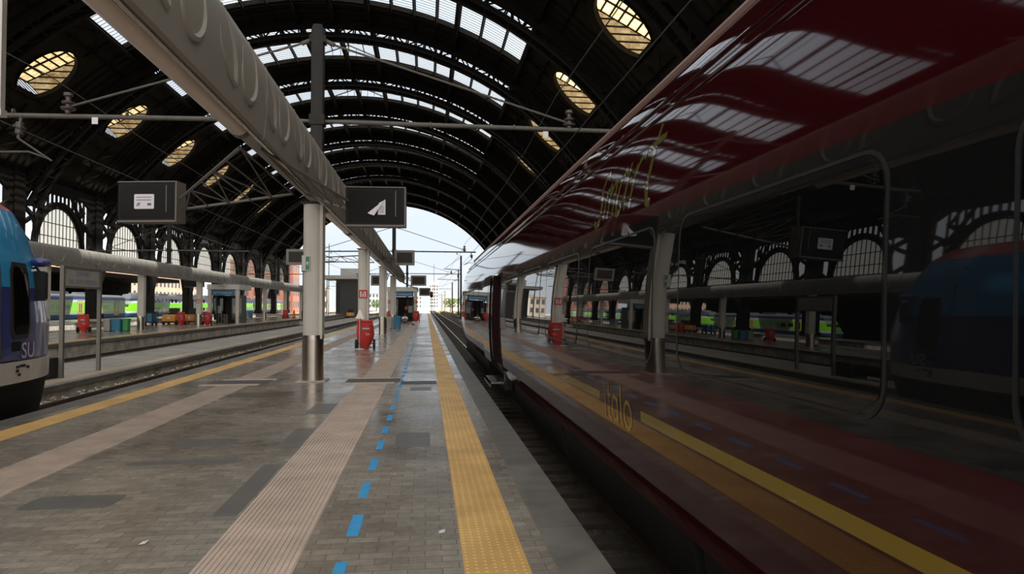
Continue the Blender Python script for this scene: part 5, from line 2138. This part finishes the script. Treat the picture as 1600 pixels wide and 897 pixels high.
# ------------------------------------------------------------------ service platform: sign and buffer
t = thing('platform_sign', 'blue-lettered grey notice board on two posts on the low service platform', 'sign', (-9.8, 21.3, -.35))
for y in (-1.1, 1.05):
    mb = MB(); mb.box(-.05, .05, y - .05, y + .05, 0, 3.05); mb.build('post', M['post'], t)
mb = MB(); mb.box(-.03, .03, -.98, .95, 2.50, 2.98); sb_ = mb.build('board', M['sign_face'], t)
mb = MB()
mb.box(-.045, .045, -1.1, 1.05, 2.98, 3.04); mb.box(-.045, .045, -1.1, 1.05, 2.45, 2.50)
mb.build('frame', M['post'], t)
mb = MB()
word(mb, 'SCENDERE', .78, .12, lambda u, v: (.032, -.42 + u, 2.79 + v))
word(mb, 'DAL LATO OPPOSTO', 1.62, .12, lambda u, v: (.032, -.83 + u, 2.57 + v))
mb.build('lettering', M['sign_ink'], sb_)
t = thing('buffer_stop', 'dark buffer with a round bumper on the low platform behind the blue train', 'buffer', (-10.3, 19.6, -.35))
mb = MB(); mb.box(-.15, .4, -.1, .75, 0, .55); mb.build('block', M['black'], t)
mb = MB(); mb.tube([(.0, -1.2, .32), (.0, -.1, .32)], .2, 16); mb.tube([(0, -1.3, .32), (0, -1.2, .32)], .27, 16); mb.build('bumper', M['bogie'], t, smooth=30)

# ------------------------------------------------------------------ second platform: carts, barrier
def tug(loc, label, rz=0):
    t = thing('luggage_tug', label, 'vehicle', loc, 'orange luggage tugs', rz)
    mb = MB()
    mb.loft([[(a, b, .28) for a, b in rrect(-.55, .55, -.9, .9, .12, 3)], [(a, b, .75) for a, b in rrect(-.55, .55, -.9, .9, .12, 3)], [(a * .9, b * .9, .85) for a, b in rrect(-.55, .55, -.9, .9, .12, 3)]])
    mb.build('body', M['orange'], t, smooth=30)
    mb = MB(); mb.box(-.56, .56, -.95, .95, .16, .30); mb.build('bumper', M['black'], t)
    mb = MB(); mb.box(-.4, .4, .1, .5, .85, 1.0); mb.box(-.4, .4, .45, .58, .95, 1.4); mb.build('seat', M['black'], t)
    mb = MB(); mb.tube([(0, -.4, .85), (0, -.25, 1.15)], .03, 6); mb.tube([(.18 * cos(a), -.25 + .06 * sin(a), 1.15 + .17 * sin(a)) for a in [2 * pi * k / 12 for k in range(13)]], .018, 6); mb.build('steering_wheel', M['black'], t)
    for x in (-.5, .5):
        for y in (-.6, .6):
            mb = MB(); mb.tube([(x - .07, y, .2), (x + .07, y, .2)], .2, 14); mb.build('wheel', M['rubber'], t, smooth=30)
    mb = MB(); mb.box(-.12, .12, -.905, -.895, .5, .66); mb.build('lamp', M['paper'], t)
    return t


tg = tug((-23.0, 62.5, 0) if False else (-21.7, 63.0, 0), 'orange luggage tug on the second platform, left of the barrier')
dup(tg, (-20.55, 64.5, 0), 'orange luggage tug close behind the left fire cart of the barrier')
dup(tg, (-12.2, 115.0, -.75 + .4), 'orange luggage tug standing before the dark louvred building')
t = thing('goods_trolley', 'dark blue goods trolley with upright ends on the second platform', 'trolley', (-21.8, 58.2, 0))
mb = MB(); mb.box(-.5, .5, -.6, .6, .25, .35); mb.build('deck', M['black'], t)
for y in (-.58, .58):
    mb = MB()
    for x in (-.45, 0, .45):
        mb.tube([(x, y, .35), (x, y, 1.1)], .03, 6)
    mb.tube([(-.45, y, 1.1), (.45, y, 1.1)], .03, 6)
    mb.build('end_rail', M['black'], t)
mb = MB(); mb.box(-.42, .42, -.45, .45, .36, 1.0); mb.build('crate', M['bin_blue'], t)
for x in (-.4, .4):
    for y in (-.4, .4):
        mb = MB(); mb.tube([(x - .04, y, .125), (x + .04, y, .125)], .125, 12); mb.build('wheel', M['rubber'], t)


def barrier(x0, x1, y, label):
    t = thing('lattice_barrier', label, 'barrier', ((x0 + x1) / 2, y, 0), 'lattice barriers')
    w = (x1 - x0) / 2
    mb = MB()
    for z in (.08, .85):
        mb.tube([(-w, 0, z), (w, 0, z)], .025, 6)
    for x in (-w, -w / 3, w / 3, w):
        mb.tube([(x, 0, 0), (x, 0, .88)], .028, 6)
    mb.build('frame', M['post'], t)
    mb = MB()
    x = -w
    while x < w:
        mb.tube([(x, .0, .1), (min(x + .75, w), 0, min(.1 + .75, .1 + (w - x)))], .010, 4)
        mb.tube([(min(x + .75, w), .0, .1), (x, 0, .85)], .010, 4)
        x += .13
    mb.build('lattice', M['post'], t)
    return t


barrier(-20.0, -18.3, 61.6, 'lattice barrier between the two red fire carts of the second platform')
barrier(-17.6, -16.9, 62.0, 'short lattice barrier right of the fire cart under the blue sign')
t = thing('traffic_barrier', 'bright orange plastic barrier far along the second platform', 'barrier', (-17.0, 92.8, 0))
mb = MB(); mb.loft([[(-.25, -.25, 0), (.25, -.25, 0), (.25, .25, 0), (-.25, .25, 0)], [(-.25, -.25, .08), (.25, -.25, .08), (.25, .25, .08), (-.25, .25, .08)]]); mb.build('foot', M['black'], t)
mb = MB(); mb.lathe([(.2, .08), (.14, .6), (.08, 1.05), (.03, 1.1)], 14); mb.build('cone', M['cone'], t, smooth=30)


# ------------------------------------------------------------------ green trains
def green_train(y0, y1, label, double, group='green commuter trains'):
    L = y1 - y0
    t = thing('commuter_train', label, 'train', (-47.5, y0, -.55), group)
    zt = 3.75 if not double else 4.05
    sec = [(1.32, .35), (1.40, .60), (1.43, 1.0), (1.43, 2.9), (1.40, 3.15), (1.30, 3.45), (1.0, zt - .08), (.5, zt), (0, zt + .02)]
    bands = [(.35, 1.0, 'gt_blue', 'sill_band'), (1.0, 1.3, 'gt_white', 'white_band'), (1.3, 2.62, 'gt_green', 'body'), (2.62, 2.95, 'gt_white', 'white_band'), (2.95, 3.3, 'gt_blue', 'blue_band'), (3.3, 5, 'gt_roof', 'roof')]

    def hx(z):
        for (a, za), (b, zb) in zip(sec[:-1], sec[1:]):
            if za <= z <= zb:
                return a + (b - a) * (z - za) / (zb - za)
        return 0
    ys = [0, .3, .8, 1.5, 2.5, 3.5, L - 1.0, L - .3, L]

    def nf(y, z):
        """both ends slope back and narrow"""
        q = max(0, 1 - y / 3.5)
        up = max(0, (z - 1.2) / 2.6)
        return (1 - .45 * q * q), y + up * 2.2 * (max(0, 1 - y / 3.5))
    for z0, z1, mk, nm in bands:
        zs_ = [z0] + [z for _, z in sec if z0 < z < z1] + [min(z1, zt + .02)]
        mb = MB()
        rings = []
        for y in ys:
            row = []
            for z in zs_:
                s, yy = nf(y, z)
                row.append((hx(z) * s, yy, z))
            for z in reversed(zs_):
                s, yy = nf(y, z)
                row.append((-hx(z) * s, yy, z))
            rings.append(row)
        mb.loft(rings, closed=False, cap=True)
        mb.build(nm, M[mk], t, fix=False)
    # windows, doors on the right side
    car = 19.0 if not double else 26.0
    y = 4.2
    while y < L - 2:
        ce = min(y + car - 1.2, L - .6)
        for dy in ((1.5, ce - y - 3.0) if ce - y > 8 else (1.5,)):
            mb = MB()
            mb.box(1.40, 1.45, y + dy, y + dy + 1.3, .75, 2.75)
            d_ = mb.build('door', M['gt_door'] if not double else M['gt_white'], t)
            mb = MB(); mb.box(1.44, 1.458, y + dy + .25, y + dy + .55, 1.3, 2.5); mb.box(1.44, 1.458, y + dy + .75, y + dy + 1.05, 1.3, 2.5); mb.build('pane', M['glass_dark'], d_)
            mb = MB(); mb.box(1.41, 1.449, y + dy - .14, y + dy, .75, 2.9); mb.box(1.41, 1.449, y + dy + 1.3, y + dy + 1.44, .75, 2.9); mb.box(1.41, 1.449, y + dy, y + dy + 1.3, 2.75, 2.9); mb.build('door_frame', M['gt_roof'], d_)
        yy = y + 3.6
        while yy < ce - 4.6:
            for zz in ((1.65,) if not double else (1.15, 2.72)):
                mb = MB(); mb.box(1.41, 1.446, yy, yy + 1.25, zz, zz + .62); mb.build('window', M['glass_dark'], t)
            yy += 1.95
        if y + car < L:
            mb = MB(); mb.box(-1.38, 1.448, y + car - 1.0, y + car - .3, .4, 3.5); mb.build('bellows', M['gt_bellows'], t)
        y += car
    y = 5.0
    while y < L - 6:
        mb = MB()
        mb.loft([[(a, y, b) for a, b in ((-.9, zt - .1), (.9, zt - .1), (.8, zt + .28), (-.8, zt + .28))], [(a, y + 4.2, b) for a, b in ((-.9, zt - .1), (.9, zt - .1), (.8, zt + .28), (-.8, zt + .28))]])
        mb.build('roof_equipment', M['gt_roof'], t)
        y += 8.5
    mb = MB()
    mb.box(-1.2, 1.2, 1.0, L - 1, .15, .45)
    mb.build('underframe', M['bogie'], t)
    mb = MB()
    q = [nf(y, z) for y, z in ((0.05, 2.0), (.05, 3.2))]
    mb.add([(-.85, q[0][1] - .05, 2.0), (.85, q[0][1] - .05, 2.0), (.75, q[1][1] - .05, 3.15), (-.75, q[1][1] - .05, 3.15), (-.85, q[0][1] + .15, 2.0), (.85, q[0][1] + .15, 2.0), (.75, q[1][1] + .15, 3.15), (-.75, q[1][1] + .15, 3.15)],
           [(0, 1, 2, 3), (4, 5, 6, 7), (0, 1, 5, 4), (2, 3, 7, 6), (1, 2, 6, 5), (3, 0, 4, 7)])
    mb.build('windscreen', M['glass_dark'], t)
    for s in (-1, 1):
        mb = MB(); mb.ball((s * .8, .1, 1.1), (.16, .1, .1), 10, 6); mb.build('headlamp', M['paper'], t, smooth=True)
    yy = 3.5
    while yy < L - 3:
        for dy in (0, 2.4):
            mb = MB(); mb.tube([(.7, yy + dy, .42), (.84, yy + dy, .42)], .42, 16); mb.build('wheel', M['bogie'], t)
        yy += car - 6.3 if double else 12.4
    return t


green_train(80, 113.6, 'lime green commuter train with yellow doors, nearer one behind the second platform', False)
green_train(115.4, 232, 'lime green double-deck commuter train farther along the same track', True)

# ------------------------------------------------------------------ beyond the roof
t = thing('louvred_building', 'dark building with a side louvre and flat white roof left of the second column', 'building', (-15.4, 138, -.8))
mb = MB(); mb.box(-2.0, 2.6, 0, 8, 0, 7.6); mb.build('wall', M['booth'], t)
mb = MB(); mb.box(-4.6, 3.0, -1.0, 9, 7.6, 8.3); mb.build('roof', M['white'], t)
mb = MB()
for k in range(14):
    mb.box(-2.02, -1.2, -.08, 0, 1.2 + k * .42, 1.42 + k * .42)
mb.build('louvre', M['black'], t)
mb = MB(); mb.box(-1.4, 3.6, 2, 8, 8.3, 9.8); mb.box(-.4, .6, 1.9, 2.0, 8.6, 9.4); mb.build('roof_room', M['whitewall'], t)


def block(x0, x1, y0, y1, h, m_, label, nx, nz, roof=None, group='city buildings beyond the tracks', face='y', ww=.5, wh=.55):
    t = thing('apartment_building', label, 'building', ((x0 + x1) / 2, y0, -.8), group)
    w = x1 - x0; d = y1 - y0
    mb = MB(); mb.box(-w / 2, w / 2, 0, d, 0, h); mb.build('wall', m_, t)
    mb = MB(); mb.box(-w / 2 - .4, w / 2 + .4, -.4, d + .4, h, h + .7); mb.build('roof', roof or m_, t)
    cw, ch = w / nx, (h - 1) / nz
    for i in range(nx):
        for j in range(nz):
            mb = MB()
            xa = -w / 2 + cw * (i + .5 - ww / 2)
            mb.box(xa, xa + cw * ww, -.06, .02, 1 + ch * (j + .2), 1 + ch * (j + .2 + wh))
            mb.build('window', M['pane'], t)
    if face == 'x':
        ny = max(2, int(d / cw))
        for i in range(ny):
            ya = d / ny * (i + .5 - ww / 2)
            for j in range(nz):
                mb = MB()
                mb.box(w / 2 - .02, w / 2 + .06, ya, ya + d / ny * ww, 1 + ch * (j + .2), 1 + ch * (j + .2 + wh))
                mb.build('window', M['pane'], t)
    return t


block(-64, -44, 238, 250, 17, M['brick'], 'red brick apartment block seen left of the nearest column under the beam end', 6, 4, face='x')
block(-42.5, -36, 262, 272, 9, M['creamwall'], 'low cream house right of the red brick block', 3, 2)
block(-92, -72, 130, 230, 13, M['pinkwall'], 'long sunlit pale pink building behind the green trains', 7, 4, M['rooftile'], face='x', ww=.42)
block(-36, -28, 420, 440, 10, M['greywall'], 'pale grey block on the skyline left of the louvred building', 4, 3)
block(2.5, 9.5, 560, 575, 19.5, M['whitewall'], 'pale tower block on the skyline above the far end of the platform', 4, 7)
block(12, 30, 500, 520, 8, M['creamwall'], 'low cream block on the skyline right of the pale tower', 6, 3)
block(-12, -3, 470, 485, 9, M['whitewall'], 'low white block on the skyline behind the underpass entrance', 5, 3)
block(-60, -40, 480, 500, 11, M['creamwall'], 'cream block on the skyline behind the low cream house', 7, 3)
mb = MB(); mb.box(-3.5, 3.5, 3, 12, 20.2, 22.5)
tower = [o for o in bpy.data.objects if o.get('label', '').startswith('pale tower')][0]
mb.build('roof_room', M['greywall'], tower)


def tree(x, y, h, r_, label):
    t = thing('tree', label, 'tree', (x, y, -.8), 'trees beyond the tracks')
    mb = MB(); mb.tube([(0, 0, 0), (.1, 0, h * .5), (0, .1, h * .8)], [.2, .14, .06], 8); mb.build('trunk', M['sleeper'], t)
    mb = MB()
    for k in range(420):
        a = random.uniform(0, 2 * pi); b = random.uniform(-1, 1); q = random.random() ** .4
        c = V((cos(a) * sqrt(1 - b * b) * r_ * q, sin(a) * sqrt(1 - b * b) * r_ * q, h * .65 + b * h * .36 * q))
        d1 = V((random.gauss(0, 1), random.gauss(0, 1), random.gauss(0, 1))).normalized() * random.uniform(.15, .35)
        d2 = V((random.gauss(0, 1), random.gauss(0, 1), random.gauss(0, 1))).normalized() * random.uniform(.15, .3)
        mb.add([c - d1, c + d2, c + d1, c - d2], [(0, 1, 2, 3)])
    mb.build('crown', M['leaf'], t, fix=False)
    return t


tree(-21, 300, 5, 2.4, 'small green tree left of the louvred building')
tree(-8.2, 230, 4.2, 2.2, 'small green tree beyond the end of the near platform')
tree(9, 262, 5.5, 3.0, 'green tree right of the tracks beyond the platform end')
tree(17, 330, 7, 4, 'broad green tree on the skyline right of the pale tower')
# weeds
mb = MB()
for k in range(2600):
    x = random.choice((random.uniform(4.4, 5.8), random.uniform(9, 14), random.uniform(-12, -9.3), random.uniform(-28.5, -26)))
    y = random.uniform(155, 260)
    z = -.75
    h = random.uniform(.15, .8)
    w_ = random.uniform(.05, .2)
    a = random.uniform(0, pi)
    mb.add([(x - w_ * cos(a), y - w_ * sin(a), z), (x + w_ * cos(a), y + w_ * sin(a), z), (x + w_ * .6 * cos(a + .6), y + w_ * .6 * sin(a), z + h), (x - w_ * .3, y, z + h * .8)], [(0, 1, 2, 3)])
tag(mb.build('dry_grass', M['drygrass'], fix=False), 'dry yellow weeds growing beside the tracks beyond the platforms', 'grass', kind='stuff')


def pole(x, y, h, label, arm=0, wide=.16, m_='mast', z=-.8):
    t = thing('catenary_pole', label, 'pole', (x, y, z), 'catenary poles in the yard')
    mb = MB(); mb.tube([(0, 0, 0), (0, 0, h)], [wide, wide * .75], 8); mb.build('post', M[m_], t, smooth=30)
    if arm:
        mb = MB(); mb.tube([(0, 0, h * .78), (arm, 0, h * .80)], .06, 6); mb.tube([(0, 0, h * .98), (arm * .9, 0, h * .81)], .03, 5); mb.build('arm', M[m_], t)
    mb = MB(); mb.box(-.35, .35, -.35, .35, 0, .4); mb.build('footing', M['curb'], t)
    return t


pole(6.9, 150, 10.2, 'tall black pole just left of the red train nose', -4.6)
pole(5.2, 105, 10.0, 'black pole top rising over the red train nose', -2.6)
pole(7.6, 205, 9.4, 'concrete pole with crossarm beyond the red train nose', -6.0, .22, 'concrete_pole')
pole(6.4, 240, 7.6, 'concrete pole second beyond the train nose', -4, .2, 'concrete_pole')
pole(6.0, 270, 7.2, 'concrete pole third beyond the train nose', -4, .2, 'concrete_pole')
pole(-12.6, 74, 8.2, 'black pole right of the nearest column on the low platform end', 4.0, .14, 'mast', -.35)
pole(-23.5, 170, 9, 'pale pole left of the louvred building', 3, .18, 'concrete_pole')
pole(-20.4, 150, 15.5, 'tall thin lamp pole with curved head left of the second column', 0, .1, 'bar')
pole(3.6, 330, 22, 'tall floodlight pole above the skyline', 0, .14, 'bar')


def signal(x, y, h, label, m_):
    t = thing('rail_signal', label, 'signal', (x, y, -.8), 'rail signals')
    mb = MB(); mb.tube([(0, 0, 0), (0, 0, h)], .07, 8); mb.build('post', M['post'], t)
    mb = MB(); mb.prism(rrect(-.35, .35, h - 1.3, h + .1, .2, 4), lambda u, v: (u, -.12, v), lambda u, v: (u, .05, v)); mb.build('head', M['black'], t)
    mb = MB(); mb.tube([(0, -.13, h - .3), (0, -.2, h - .3)], .16, 12); mb.build('lens', M[m_], t)
    return t


signal(1.2, 160, 5.6, 'rail signal with a red lens at the end of the near platform', 'red')
signal(-24.4, 118, 5.6, 'rail signal with a pale round plate under the second beam end', 'paper')
